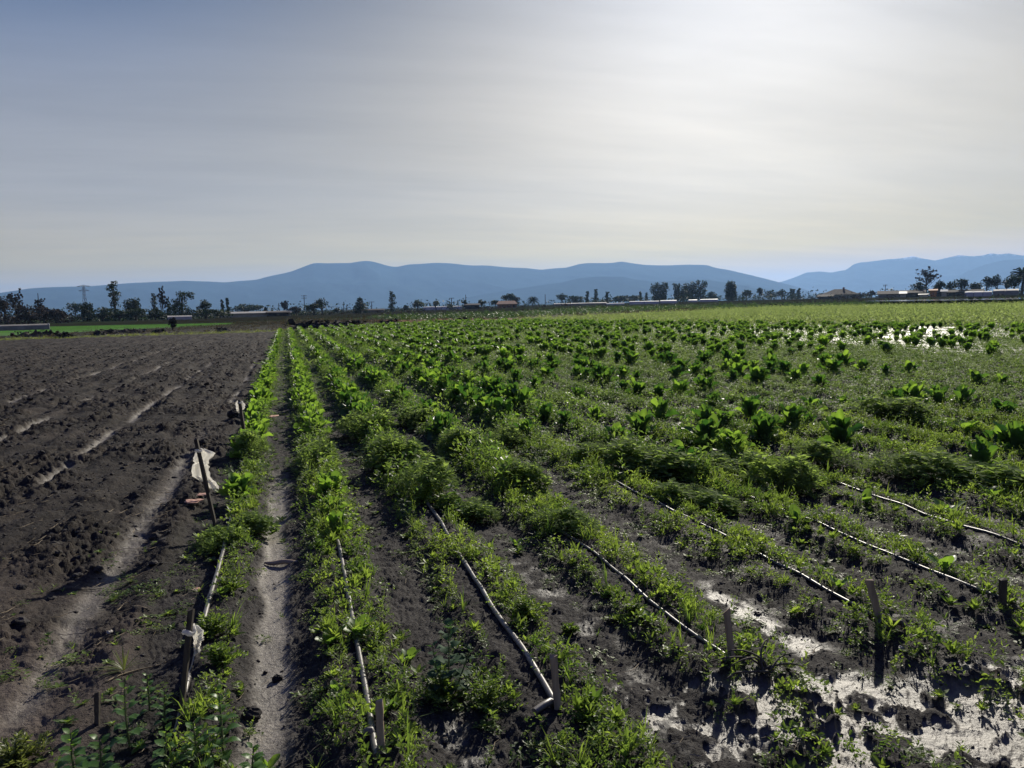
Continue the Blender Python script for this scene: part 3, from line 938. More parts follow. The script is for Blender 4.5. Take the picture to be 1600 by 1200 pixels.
for k in range(min(NIND, len(spots))):
    x, y, h, e = spots[k]
    v = int(g.integers(0, 9)) if x > .6 and g.uniform() < .85 else 9 + int(g.integers(0, 3))
    me_o, me_h = LET[v]
    root = link('lettuce', me_o, None, loc=(x, y, zz_[k] - .015), rotz=float(g.uniform(0, 6.28)))
    s = h / .29
    root.scale = (s * g.uniform(.75, 1.2), s * g.uniform(.75, 1.2), s * g.uniform(.85, 1.1))
    root.rotation_euler[0] = g.normal(0, .16); root.rotation_euler[1] = g.normal(0, .16)
    ht = link('heart', me_h, None, root)
    r = rowid[k]; cnt[r] = cnt.get(r, 0) + 1; c = cnt[r]
    if r < len(ORD) - 1 and c <= 12 and dist[k] < 19:
        lab = '%s lettuce, %s from near end of the %s crop row from bare soil' % (SIZEW(h), ORD[c], ORD[r + 1])
    elif r < len(ORD) - 1:
        lab = 'small dark green lettuce head in the distant part of the %s crop row' % ORD[r + 1]
    else:
        lab = 'small dark lettuce head near the flooded furrows on the far side'
    tag(root, lab, 'lettuce', 'lettuces growing in the crop rows')
# the rest of the crop, further off
low = []
for sd_ in range(3):
    gg = np.random.default_rng(300 + sd_); b = MB()
    for k in range(14):
        az_ = gg.uniform(0, 6.28)
        Vq, Fq, tq = blade(gg.uniform(.22, .30), gg.uniform(.13, .18), gg.uniform(.9, 1.45), gg.uniform(.1, .7), az_, .3, .15, 4, 3, (0, 0, 0), gg.uniform(.2, .8), g=gg)
        b.add(Vq, np.vstack([Fq[:, :3], Fq[:, [0, 2, 3]]]), tq)
    low.append(b.arrays())
rest = spots[NIND:]; zr = zz_[NIND:]
gs = []
for v in range(3):
    q = rest[v::3]; N = len(q)
    gs.append(scatter(low[v], np.c_[q[:, :2], zr[v::3]], g.uniform(0, 6.28, N), q[:, 2] / .27, np.ones(N), g.uniform(.2, .8, N), .05))
merged('distant_lettuces', gs, M['lettuce'], kind='stuff')
print('lettuces', len(spots))

# seedlings and single young plants in the open mud
for px, py, hp, lab in [(562, 1012, 40, 'young bright lettuce plant growing against the second drip pipe'),
                        (515, 1030, 30, 'young lettuce plant just left of the second drip pipe, below the pipe-side pair'),
                        (527, 1100, 24, 'yellow green seedling low in the mud left of the second pipe'),
                        (1018, 990, 32, 'bright seedling with two spread leaves beside the fourth drip pipe'),
                        (1243, 828, 30, 'young lettuce with spread leaves above the sixth drip pipe'),
                        (1310, 935, 24, 'small bright seedling just above the glossy fifth drip pipe'),
                        (1478, 806, 30, 'single upright yellow green leaf plant near the seventh drip pipe'),
                        (1475, 902, 34, 'young lettuce with rounded backlit leaves among weeds by the right edge'),
                        (1350, 795, 24, 'round leaved seedling at the weedy start of the seventh pipe'),
                        (1516, 768, 26, 'bright two leaved seedling on the weedy bed at far right'),
                        (1550, 790, 24, 'bright small lettuce beside the last visible bed'),
                        (1510, 682, 22, 'pale green young lettuce between two weedy mounds at right'),
                        (1320, 720, 22, 'bright little lettuce in front of a tall dark head'),
                        (805, 852, 20, 'bright young plant among sparse weeds between third and fourth beds'),
                        (770, 706, 22, 'bright small lettuce at the foot of a weedy mound'),
                        (415, 1196, 34, 'broad leaved seedling at the bottom edge by the mud path'),
                        (640, 1035, 26, 'three leaved light green seedling left of the tall dark weed')]:
    x, y = un(px, py)
    v = int(g.integers(0, 3))
    root = link('lettuce_seedling', SEED[v][0], None, loc=(x, y, gz1(x, y) - .004), rotz=float(g.uniform(0, 6.28)))
    s = max(.35, hp * math.hypot(x, y) / FL / .17)
    root.scale = (s, s, s)
    link('heart', SEED[v][1], None, root)
    tag(root, lab, 'seedling', 'young plants in the open mud')

# ------------------------------------------------------------------ bushy weed mounds
def mound_mesh(seed, n=460):
    g = np.random.default_rng(seed); b = MB()
    lob = [(g.uniform(-.45, .45), g.uniform(-.45, .45), g.uniform(.35, .6), g.uniform(.5, 1.0)) for _ in range(7)]
    for k in range(n):
        lx, ly, lr, lh = lob[g.integers(0, 7)]
        a = g.uniform(0, 6.28); r = lr * math.sqrt(g.uniform(0, 1))
        top = lh * math.sqrt(max(0.02, 1 - (r / lr) ** 2 * .92))
        z = top * g.uniform(.25, 1.04) ** .6 + g.uniform(-.03, .06)
        p = np.array([lx + r * math.cos(a), ly + r * math.sin(a), max(z, .03)])
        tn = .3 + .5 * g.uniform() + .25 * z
        y0 = g.uniform(0, 6.28)
        sp = (seed + int(lx * 7)) % 3
        for q in range(6):
            L = g.uniform(.07, .14) * (1, 1.5, .8)[sp]
            addleaf(b, p + np.array([0, 0, q * .015]), L, L * (.5, .6, .3)[sp], y0 + 2.4 * q, g.uniform(-.1, .8), False, tn, g, g.uniform(-.6, .6))
    st = MB()
    for k in range(24):
        a = g.uniform(0, 6.28); r = g.uniform(.1, .7)
        e = np.array([r * math.cos(a), r * math.sin(a), g.uniform(.3, .6)])
        st.tube([e * .15 * np.array([1, 1, 0]), e * np.array([.6, .6, .6]), e], [.012, .01, .006], 3, .5, False)
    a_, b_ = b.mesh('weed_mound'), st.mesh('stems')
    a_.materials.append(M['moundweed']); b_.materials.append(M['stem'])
    return a_, b_


MOUND = [mound_mesh(400 + k) for k in range(3)]
MOUNDS = [(570, 690, 80, 48, 'round bushy weed mound at the near end of the third crop row'),
          (628, 742, 95, 62, 'large feathery weed mound where the third row broadens, middle of three'),
          (672, 790, 110, 72, 'widest feathery weed mound at the near end of the third bed'),
          (735, 815, 80, 42, 'low sprawling weed mound beside the third drip pipe'),
          (648, 672, 62, 34, 'rounded weed mound on the fourth bed, nearest to the third row'),
          (735, 722, 95, 52, 'bushy weed mound on the fourth bed with dark shaded side'),
          (497, 733, 56, 44, 'compact dark green weed mound on the second bed'),
          (818, 772, 80, 52, 'open feathery weed mound on the near fourth bed'),
          (790, 700, 70, 40, 'shaded weed mound on the fifth bed behind the feathery ones'),
          (1030, 752, 120, 62, 'broad dark weed mound under the wide leaved lettuce in mid field'),
          (1228, 778, 92, 70, 'tall dark weed mound standing alone on the sixth bed'),
          (1290, 735, 70, 44, 'smaller dark weed mound just right of the tall one'),
          (1135, 748, 90, 40, 'shaded weed mound below the pair of lettuces'),
          (940, 732, 90, 42, 'dark low weed mound behind the fifth pipe'),
          (1410, 760, 90, 34, 'low weedy hummock on the seventh bed'),
          (1530, 772, 110, 48, 'dark weedy hummock under lettuce near the right edge'),
          (1400, 665, 80, 30, 'shaded weed patch mound in front of the lettuce line at right'),
          (395, 720, 56, 44, 'leafy weed mound behind the second rag-tied stake'),
          (345, 862, 66, 46, 'wide weed mound round the foot of the white-flagged stake'),
          (405, 838, 66, 36, 'small weed mound right of the flagged stake beside the path'),
          (880, 845, 90, 40, 'sprawling low weed mound at the fourth pipe'),
          (1090, 800, 90, 34, 'flat weed mound where the fifth pipe emerges')]
for k, (px, py, wp, hp, lab) in enumerate(MOUNDS):
    x, y = un(px, py); D = math.hypot(x, y)
    x += .25 * wp * D / FL * x / D; y += .25 * wp * D / FL * y / D
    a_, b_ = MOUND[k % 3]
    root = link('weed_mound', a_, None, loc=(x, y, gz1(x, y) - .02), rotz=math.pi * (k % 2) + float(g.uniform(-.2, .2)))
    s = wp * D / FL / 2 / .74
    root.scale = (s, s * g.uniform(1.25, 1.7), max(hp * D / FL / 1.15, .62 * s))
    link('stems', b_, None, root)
    tag(root, lab, 'weeds', 'bushy weed mounds on the beds')

# ------------------------------------------------------------------ broad leaved weeds in the foreground
def nettle(seed, h, pairs, leaf, wide=.62):
    g = np.random.default_rng(seed); st = MB(); lf = MB()
    P = np.array([[0, 0, 0], [g.uniform(-.03, .03) * h, g.uniform(-.03, .03) * h, .5 * h], [g.uniform(-.06, .06) * h, g.uniform(-.06, .06) * h, h]])
    st.tube(P, [.0045, .0035, .002], 5, .5)
    for k in range(pairs):
        f = (k + .6) / pairs
        p = P[0] * (1 - f) ** 2 + 2 * P[1] * f * (1 - f) + P[2] * f * f
        L = leaf * (1.05 - .62 * f) * g.uniform(.85, 1.15)
        y0 = (k % 2) * math.pi / 2 + g.uniform(-.3, .3)
        for q in range(2):
            yaw = y0 + q * math.pi
            # serrated pointed blade drooping from a short stalk
            n = 13; s = np.linspace(0, 1, n); wv = wide * .5 * L * (np.sin(np.pi * s ** .75)) * (1 + .34 * (np.arange(n) % 2))
            wv[0] = wv[-1] = .001
            e = .45 + .5 * f - (1.5 - .7 * f) * s
            x_ = np.concatenate([[0], np.cumsum(np.cos(e[:-1]))]) * L / (n - 1); z_ = np.concatenate([[0], np.cumsum(np.sin(e[:-1]))]) * L / (n - 1)
            V = np.concatenate([np.stack([x_, wv, z_ + .18 * wv], -1), np.stack([x_, 0 * wv, z_], -1), np.stack([x_, -wv, z_ + .18 * wv], -1)])
            V[:, 0] += L * .22
            F = [[i, i + 1, n + i + 1, n + i] for i in range(n - 1)] + [[n + i, n + i + 1, 2 * n + i + 1, 2 * n + i] for i in range(n - 1)]
            lf.add(V @ rotm(yaw, 0).T + p, F, min(1, .15 + .6 * f + g.uniform(-.1, .2)))
            st.tube([p, p + rotm(yaw, .4) @ np.array([L * .22, 0, 0])], [.0018, .0012], 3, .5, False)
    return lf, st


NETTLES = [(203, 1172, 92, 7, .075, 'tall green nettle at lower left beside the small dark stump'),
           (350, 1188, 88, 8, .07, 'nettle right of the near pipe end at the bottom edge'),
           (262, 1215, 60, 6, .07, 'nettle between the two taller nettles at the bottom edge'),
           (310, 1222, 66, 6, .075, 'bushy nettle on the bottom edge beneath the pipe end'),
           (398, 1226, 62, 6, .075, 'rightmost nettle on the bottom edge beside the mud path'),
           (118, 1226, 62, 6, .08, 'pale leaved nettle on the bottom edge left of the tall nettle'),
           (160, 1232, 60, 6, .08, 'low nettle on the bottom edge just left of the stump'),
           (235, 1120, 50, 7, .05, 'leafy bright weed between the dark stump and the leaning stake'),
           (258, 1138, 44, 6, .045, 'small bright weed touching the foot of the leaning dark stake')]
for k, (px, py, hp, pairs, leaf, lab) in enumerate(NETTLES):
    x, y = un(px, py); D = math.hypot(x, y)
    e = empty('nettle', (x, y, gz1(x, y) - .004), lab, 'weed', 'broad leaved weeds in the near corner', float(g.uniform(0, 6)))
    lf, st = nettle(500 + k, hp * D / FL * 1.15, pairs + 3, leaf * .92, .56)
    lf.build('leaves', M['nettle'], e, True); st.build('stem', M['stem'], e)

# tall dark goosefoot and the feathery clump by the third pipe
x, y = un(700, 1092)
e = empty('tall_weed', (x, y, gz1(x, y)), 'tall dark blue green weed standing above the clump by the third pipe', 'weed')
lf, st = nettle(551, .30, 10, .085, .8)
for s_ in range(3):
    l2, t2 = nettle(560 + s_, .2, 6, .06, .75)
    for b2, bb in ((l2, lf), (t2, st)):
        V_, F_, A_ = b2.arrays(); R_ = rotm(2.1 * s_, -.35)
        o_ = np.array([.03 * math.cos(2 * s_), .03 * math.sin(2 * s_), .0])
        for f_ in F_: bb.add(V_ @ R_.T + o_, f_, A_ * .5)
M['darkweed'] = leafmat('dark blue green leaf', (0.03, 0.06, 0.035), (0.06, 0.11, 0.06), (0.04, 0.10, 0.03), (0.12, 0.24, 0.05), .3, .7, .08)
lf.build('leaves', M['darkweed'], e, True); st.build('stem', M['stem'], e)


def feather(seed, R, H, n=34):
    g = np.random.default_rng(seed); st = MB(); lf = MB()
    for k in range(n):
        a = g.uniform(0, 6.28); el_ = g.uniform(.35, 1.45); L = H * g.uniform(.6, 1.15)
        s = np.linspace(0, 1, 7)
        rr = L * s * math.cos(el_) * (R / H if el_ < .9 else .8); zz2 = L * (s * math.sin(el_) - .28 * s ** 2)
        P = np.stack([rr * math.cos(a), rr * math.sin(a), np.maximum(zz2, .004)], -1)
        st.tube(P, np.linspace(.0024, .001, 7), 3, .5, False)
        for q in range(1, 7):
            for sd3 in (-1, 1):
                for rep in range(2):
                    Lf = g.uniform(.018, .036) * (1.1 - .3 * s[q])
                    addleaf(lf, P[q] - (P[q] - P[q - 1]) * .5 * rep, Lf, Lf * .4, a + sd3 * g.uniform(.6, 1.3), g.uniform(-.1, .9), True, g.uniform(.15, .85), g, g.uniform(-.5, .5))
    return lf, st


for k, (px, py, wp, hp, lab) in enumerate([(760, 1110, 190, 88, 'large feathery green weed clump between tall dark weed and third pipe'),
                                           (690, 1100, 100, 60, 'weed clump at the foot of the tall dark weed'),
                                           (620, 1120, 90, 30, 'low rosette weed left of the feathery clump'),
                                           (820, 985, 90, 46, 'feathery weed beside the kink of the third pipe'),
                                           (330, 1010, 80, 50, 'green weed right of the knotted rag on leaning stake'),
                                           (345, 1060, 80, 40, 'low weed right of the leaning dark stake foot'),
                                           (362, 945, 56, 40, 'bright weed tuft between first pipe and mud path'),
                                           (990, 975, 60, 36, 'weed tuft left of the seedling at the fourth pipe'),
                                           (890, 995, 36, 22, 'small isolated weed tuft in wet black soil'),
                                           (25, 1200, 110, 50, 'yellow green weed clump in the bottom left corner')]):
    x, y = un(px, py); D = math.hypot(x, y)
    e = empty('weed_clump', (x, y, gz1(x, y)), lab, 'weeds', 'feathery weed clumps in the foreground', 0)
    lf, st = feather(600 + k, wp * D / FL / 2, hp * D / FL, 34 if wp > 70 else 18)
    lf.build('leaves', M['yellowweed' if k in (9,) else 'weed'], e); st.build('stems', M['stem'], e)

# grass tuft near the left
x, y = un(195, 1062)
b = MB(); gg = np.random.default_rng(8)
for k in range(26):
    a = gg.uniform(0, 6.28) if k > 6 else math.pi + gg.uniform(-.5, .6)
    L = gg.uniform(.06, .15) * (1.5 if k < 6 else 1); el_ = gg.uniform(.15, .5) if k < 8 else gg.uniform(.3, 1.3)
    s = np.linspace(0, 1, 6)
    P = np.stack([L * s * math.cos(el_) * math.cos(a), L * s * math.cos(el_) * math.sin(a), .01 + L * (s * math.sin(el_) - .3 * s * s * math.cos(el_))], -1)
    sd4 = np.array([-math.sin(a), math.cos(a), 0]) * .0035
    w = np.sin(np.pi * np.clip(s * .9 + .1, 0, 1))[:, None] * sd4
    b.add(np.concatenate([P - w, P + w]), [[i, i + 1, 7 + i, 6 + i] for i in range(5)], gg.uniform(.4, 1))
tag(b.build('grass_tuft', M['yellowweed'], loc=(x, y, gz1(x, y))), 'yellow green grass tuft with blades spread flat on brown soil', 'grass')

# ------------------------------------------------------------------ drip pipes
def onground(P, lift):
    P = np.array(P, float)
    z = ground_z(P[:, 0], P[:, 1])
    k = np.array([1, 2, 3, 2, 1.]) / 9
    z = np.convolve(np.pad(z, 2, mode='edge'), k, 'valid')
    return np.c_[P, z + lift]


PIPES = [([(275, 1160), (288, 1120), (302, 1060), (315, 1010), (335, 935), (350, 875)], 'pipe', 'grey drip pipe along the first bed passing behind the leaning dark stake'),
         ([(590, 1215), (585, 1192), (577, 1130), (565, 1060), (550, 980), (538, 910), (530, 868)], 'pipe', 'pale grey drip pipe on the second bed running to the bottom edge'),
         ([(868, 1128), (850, 1092), (828, 1055), (806, 1020), (782, 990), (750, 935), (715, 880), (690, 832), (670, 802)], 'pipe', 'kinked grey drip pipe on the third bed ending at the short wooden stake'),
         ([(1140, 1055), (1110, 1033), (1050, 985), (985, 930), (930, 880), (880, 850)], 'pipe2', 'thin dark drip pipe on the fourth bed ending at a split stake'),
         ([(1378, 992), (1330, 962), (1280, 935), (1230, 906), (1190, 885), (1130, 850), (1060, 815), (1030, 800), (970, 770)], 'pipe2', 'long glossy dark drip pipe on the fifth bed'),
         ([(1580, 962), (1545, 948), (1500, 930), (1440, 902), (1360, 870), (1320, 852), (1280, 835)], 'pipe2', 'drip pipe half hidden in weeds on the sixth bed'),
         ([(1640, 888), (1600, 870), (1570, 860), (1520, 842), (1450, 820), (1410, 804), (1378, 794), (1310, 768)], 'pipe2', 'drip pipe glinting on the seventh bed at the right edge')]
for k, (pts, mt, lab) in enumerate(PIPES):
    P = [un(*p) for p in pts]
    y = P[-1][1]
    gg = np.random.default_rng(40 + k)
    while y < 59:
        y += 1.5 + y * .03
        P.append(np.array([ROWX[k] + gg.normal(0, .02), y]))
    P = np.array(P)
    # resample
    sL = np.concatenate([[0], np.cumsum(np.hypot(*np.diff(P, axis=0).T))])
    ss = np.concatenate([np.arange(0, 6, .07), np.arange(6, sL[-1], .35)])
    Q = np.stack([np.interp(ss, sL, P[:, 0]), np.interp(ss, sL, P[:, 1])], -1)
    for _ in range(2):
        Q[1:-1] = (Q[:-2] + 2 * Q[1:-1] + Q[2:]) / 4
    R = .0125 if k < 3 else .0095
    G = onground(Q, R * .75)
    b = MB(); b.tube(G, R * (1 + .02 * np.sin(np.arange(len(G)) * 1.7)), 10, .5)
    o = tag(b.build('drip_pipe', M[mt], smooth=True), lab, 'pipe', 'drip pipes laid along the crop beds')
    # folded end tied back with a sleeve
    if k in (1, 2, 3, 4):
        e0 = G[0]; d = (G[0] - G[3]) / np.linalg.norm(G[0] - G[3])
        if k == 2: tgt = np.append(un(836, 1146), 0)
        elif k == 1: tgt = np.append(un(572, 1178), 0); e0 = G[2]
        else: tgt = e0 + d * .05 - np.array([.05, -.02, 0])
        tgt[2] = gz1(tgt[0], tgt[1]) + .012
        fe = MB(); fe.tube([e0, e0 * .75 + tgt * .25 + [0, 0, .016], e0 * .4 + tgt * .6 + [0, 0, .01], tgt], [R * 1.0, R * 1.05, R * 1.1, R * 1.1], 8, .5)
        fe.build('folded_end', M[mt], o, True)
    # couplings
    for q in (18 + 3 * k, 47):
        cb = MB(); cb.tube([G[q], G[q + 1]], [R * 1.22, R * 1.22], 10, .5); cb.build('coupling', M['pipe2'], o)

# ------------------------------------------------------------------ stakes and rags
def stake(px, py, px2, py2, w, dp, mt, lab, lean_y=0.0, notch=0.0, group='wooden stakes at the bed ends'):
    x, y = un(px, py); D = math.hypot(x, y); z0 = gz1(x, y)
    h = (py - py2) * D / FL * 1.06
    sx = (px2 - px) * D / FL * .95
    rx = sx * _r[0]; ry = sx * _r[1]
    n = 7; s = np.linspace(-.12, 1, n)
    b = MB(); gg = np.random.default_rng(int(px))
    V = []
    for t in s:
        c = np.array([rx * t + lean_y * t * x / D, ry * t + lean_y * t * y / D, h * t])
        wob = 1 + gg.uniform(-.13, .10)
        for ax, ay in ((-1, -1), (1, -1), (1, 1), (-1, 1)):
            V.append(c + _r * ax * w / 2 * wob + np.array([_f[0], _f[1], 0]) * ay * dp / 2 * wob + (np.array([0, 0, gg.uniform(-.012, .006) + notch * ax * .012]) if t == 1 else 0))
    F = [[4 * i + q, 4 * i + (q + 1) % 4, 4 * i + 4 + (q + 1) % 4, 4 * i + 4 + q] for i in range(n - 1) for q in range(4)] + [[4 * n - 4, 4 * n - 3, 4 * n - 2, 4 * n - 1], [3, 2, 1, 0]]
    b.add(V, F)
    o = b.build('stake', M[mt], loc=(x, y, z0))
    tag(o, lab, 'stake', group)
    return o, np.array([x, y, z0]), np.array([rx + lean_y * x / D, ry + lean_y * y / D, h])


stake(597, 1205, 597, 1119, .026, .012, 'wood', 'flat weathered wooden stake beside the second pipe at the bottom edge')
stake(872, 1133, 866, 1047, .028, .011, 'wood', 'flat grey wooden stake at the end of the third pipe')
stake(1143, 1052, 1134, 977, .030, .014, 'wood', 'grey split-topped stake at the end of the fourth pipe', notch=1)
stake(1374, 990, 1356, 932, .034, .016, 'wood', 'leaning stake tied at the end of the glossy fifth pipe')
stake(1565, 965, 1565, 926, .030, .02, 'darkwood', 'short square stake near the right edge by the sixth pipe')
stake(153, 1142, 157, 1098, .018, .014, 'darkwood', 'small broken dark stump in brown soil at lower left')
s3 = stake(283, 1132, 311, 972, .020, .018, 'darkwood', 'long dark stake leaning along the first pipe with rag knotted on')
s1 = stake(340, 840, 316, 702, .022, .02, 'darkwood', 'tall leaning stake with a hanging white plastic sheet')
s2 = stake(384, 694, 378, 632, .035, .03, 'darkwood', 'far stake with white rag between bare soil and first bed')
x, y = un(1388, 1006)
b = MB(); b.tube([(0, 0, 0), (.02, .01, .035), (.05, -.02, .04), (.07, -.03, .02)], [.016, .018, .015, .01], 7); b.build('peg', M['darkwood'], loc=(x, y, gz1(x, y)))
tag(bpy.data.objects['peg'], 'dark knotted root lying at the foot of the leaning stake', 'root')


def rag(st, f0, outline, lab, depth=0.01, seed=1):
    """a thin sheet hanging from the stake; outline rows: (down m, left m, right m) across the view"""
    o, p, top = st
    g = np.random.default_rng(seed)
    at = p + top * f0
    nw = 13; V = []
    rows = []
    O = np.array(outline); dn = np.linspace(O[0, 0], O[-1, 0], 26)
    L = np.interp(dn, O[:, 0], O[:, 1]); R = np.interp(dn, O[:, 0], O[:, 2])
    L = L + g.normal(0, .004, 26); R = R + g.normal(0, .004, 26)
    fwd = np.array([_f[0], _f[1], 0])
    for i, d in enumerate(dn):
        for j in range(nw):
            t = j / (nw - 1)
            xx = L[i] * (1 - t) + R[i] * t
            fold = .014 * math.sin(t * 15 + d * 12) * min(1, .35 + d * 5) + .012 * math.sin(t * 6 + d * 31)
            V.append(_r * xx + fwd * (fold + .030) + np.array([0, 0, -d]))
    n = 26
    V = np.array(V); m = len(V)
    V2 = V + fwd * .0015
    F = [[i * nw + j, i * nw + j + 1, (i + 1) * nw + j + 1, (i + 1) * nw + j] for i in range(n - 1) for j in range(nw - 1)]
    F2 = [[m + a for a in f[::-1]] for f in F]
    edge = [i * nw for i in range(n)] + [(n - 1) * nw + j for j in range(1, nw)] + [i * nw + nw - 1 for i in range(n - 2, -1, -1)] + [j for j in range(nw - 2, 0, -1)]
    F3 = [[edge[k], edge[(k + 1) % len(edge)], m + edge[(k + 1) % len(edge)], m + edge[k]] for k in range(len(edge))]
    b = MB(); b.add(np.vstack([V, V2]), F + F2 + F3)
    r = b.build('plastic_rag', M['cloth'], loc=tuple(at), smooth=True)
    tag(r, lab, 'rag')
    # the knot round the stake
    k = MB(); th = np.linspace(0, 2 * math.pi, 14)
    k.tube(np.stack([.019 * np.cos(th), .019 * np.sin(th), .006 * np.sin(2 * th)], -1), .009 + .002 * np.sin(3 * th), 6)
    k.build('knot', M['cloth'], r, True)
    return r


D1 = .88 * math.hypot(s1[1][0], s1[1][1]) / FL
rag(s1, .88, [(-2 * D1, -5 * D1, 6 * D1), (5 * D1, -9 * D1, 24 * D1), (11 * D1, -12 * D1, 22 * D1), (18 * D1, -14 * D1, 12 * D1), (30 * D1, -16 * D1, 15 * D1), (46 * D1, -17 * D1, 17 * D1), (50 * D1, -12 * D1, 18 * D1), (56 * D1, 2 * D1, 23 * D1), (68 * D1, 12 * D1, 28 * D1)],
    'torn white plastic sheet hanging from the tall leaning stake', seed=3)
D2 = math.hypot(s2[1][0], s2[1][1]) / FL
rag(s2, .93, [(-.02, -6 * D2, 3 * D2), (.02, -9 * D2, 6 * D2), (10 * D2, -8 * D2, 5 * D2), (16 * D2, -5 * D2, -2 * D2)], 'small white rag on top of the far stake', seed=4)
D3 = math.hypot(s3[1][0], s3[1][1]) / FL
rag(s3, .80, [(-.015, -3 * D3, 10 * D3), (.01, -2 * D3, 16 * D3), (16 * D3, -2 * D3, 15 * D3), (26 * D3, 2 * D3, 9 * D3), (40 * D3, 3 * D3, 6 * D3)], 'dirty cream rag knotted round the leaning dark stake', seed=5)

# ------------------------------------------------------------------ small things lying about
x, y = un(446, 880)
b = MB(); gg = np.random.default_rng(2)
t = np.linspace(-.5, .5, 9)
b.tube(np.stack([t * .27, -.02 * t, .014 + .006 * np.cos(t * 9)], -1), [.007, .013, .015, .016, .015, .016, .017, .015, .010], 8)
tag(b.build('driftwood', M['palewood'], loc=(x, y, gz1(x, y) + .004), rotz=-math.radians(YAW) + .03, smooth=True), 'pale piece of wood lying across the mud path', 'wood')


def stone(px, py, sz, mt, lab, name='soil_lump', seed=0, flat=.75):
    g = np.random.default_rng(seed + 70); x, y = un(px, py)
    n1, n2 = 12, 8; V = []
    for i in range(n2 + 1):
        a = math.pi * i / n2
        for j in range(n1):
            p = 2 * math.pi * j / n1
            d = np.array([math.sin(a) * math.cos(p), math.sin(a) * math.sin(p), math.cos(a)])
            r = 1 + .16 * math.sin(3 * p + seed) * math.sin(a) + .42 * float(pn(np.array([d[0] * 2 + seed + d[2]]), np.array([d[1] * 2 + d[2] * 1.7]), seed)[0])
            V.append(d * r * sz / 2 * np.array([1, .85, flat]))
    F = [[i * n1 + j, (i + 1) * n1 + j, (i + 1) * n1 + (j + 1) % n1, i * n1 + (j + 1) % n1] for i in range(n2) for j in range(n1)]
    b = MB(); b.add(V, F)
    return tag(b.build(name, M[mt], loc=(x, y, gz1(x, y) + sz * .25)), lab, 'clod' if name == 'soil_lump' else 'fragment')


stone(393, 1122, .075, 'blacksoil', 'black clod of soil on the smooth mud path beside a nettle', seed=1)
stone(432, 1058, .045, 'blacksoil', 'smaller black clod further up the smooth mud path', seed=2)
stone(414, 1046, .02, 'blacksoil', 'tiny dark crumb beside the smaller black clod', seed=3)
stone(365, 655, .16, 'blacksoil', 'dark wet clod beside the far rag-topped stake', seed=4)
stone(318, 703, .10, 'blacksoil', 'black clod of earth behind the top of the flagged stake', seed=5)
stone(424, 659, .22, 'terracotta', 'faded orange flat fragment lying in weeds beside first bed', 'clay_fragment', 6, .10)
stone(303, 801, .14, 'terracotta', 'faded orange fragment on dark soil left of flagged stake', 'clay_fragment', 7, .14)
stone(318, 790, .10, 'terracotta', 'small orange fragment close behind the flagged stake', 'clay_fragment', 8, .14)
stone(308, 925, .05, 'terracotta', 'curled orange leaf scrap left of the first pipe', 'dry_scrap', 9, .25)
stone(1408, 1033, .03, 'white', 'small white scrap glinting in the wet soil', 'white_scrap', 10, .6)
stone(325, 1103, .026, 'white', 'tiny white flower-like scrap right of the pipe end', 'white_scrap', 11, .8)
stone(172, 1000, .03, 'white', 'pale bluish scrap on dark soil among left weeds', 'white_scrap', 12, .5)

# dead branches at the fourth stake
x, y = un(1195, 1075)
b = MB(); gg = np.random.default_rng(12)
for k, (a, L, e_) in enumerate([(2.6, .26, .5), (2.0, .22, .7), (.4, .20, .35), (3.5, .25, .2), (1.2, .22, .8), (-.4, .18, .2), (2.9, .15, .9)]):
    s = np.linspace(0, 1, 8)
    P = np.stack([L * s * math.cos(a) + .02 * np.sin(s * 5 + k), L * s * math.sin(a) * .6 + .015 * np.cos(s * 4 + k), .012 + L * .45 * np.sin(s * 2.6) * e_], -1)
    b.tube(P, np.linspace(.006, .002, 8), 5)
tag(b.build('dead_branch', M['darkwood'], loc=(x, y, gz1(x, y)), smooth=True), 'tangle of dead brown twigs right of the split-topped stake', 'twigs')
for k, (px, py, L, a, lab) in enumerate([(220, 1055, .34, .75, 'long pale straight stalk lying on brown soil at lower left'), (205, 960, .22, 2.5, 'dry stalk lying among the weeds at left'),
                                         (120, 925, .25, .2, 'dark twig on bare brown soil at left'), (480, 1190, .16, .5, 'short twig at the bottom of the mud path'),
                                         (322, 1115, .12, 2.2, 'short bent twig beside the first pipe end'), (1215, 1170, .12, 2.5, 'thin dark twig lying on the glistening mud'), (545, 990, .12, 2.6, 'short pale twig left of the second pipe'),
                                         (175, 1005, .30, .55, 'longer dark twig beside the grass tuft')]):
    x, y = un(px, py); s = np.linspace(-.5, .5, 9)
    P2 = np.stack([x + L * s * math.cos(a) + .01 * np.sin(s * 9 + k), y + L * s * math.sin(a) + .01 * np.cos(s * 7 + k)], -1)
    b = MB(); b.tube(onground(P2, .005), np.linspace(.0045, .002, 9), 5)
    tag(b.build('twig', M['straw' if k in (0, 1, 6) else 'darkwood'], smooth=True), lab, 'twig', 'twigs lying on the soil')
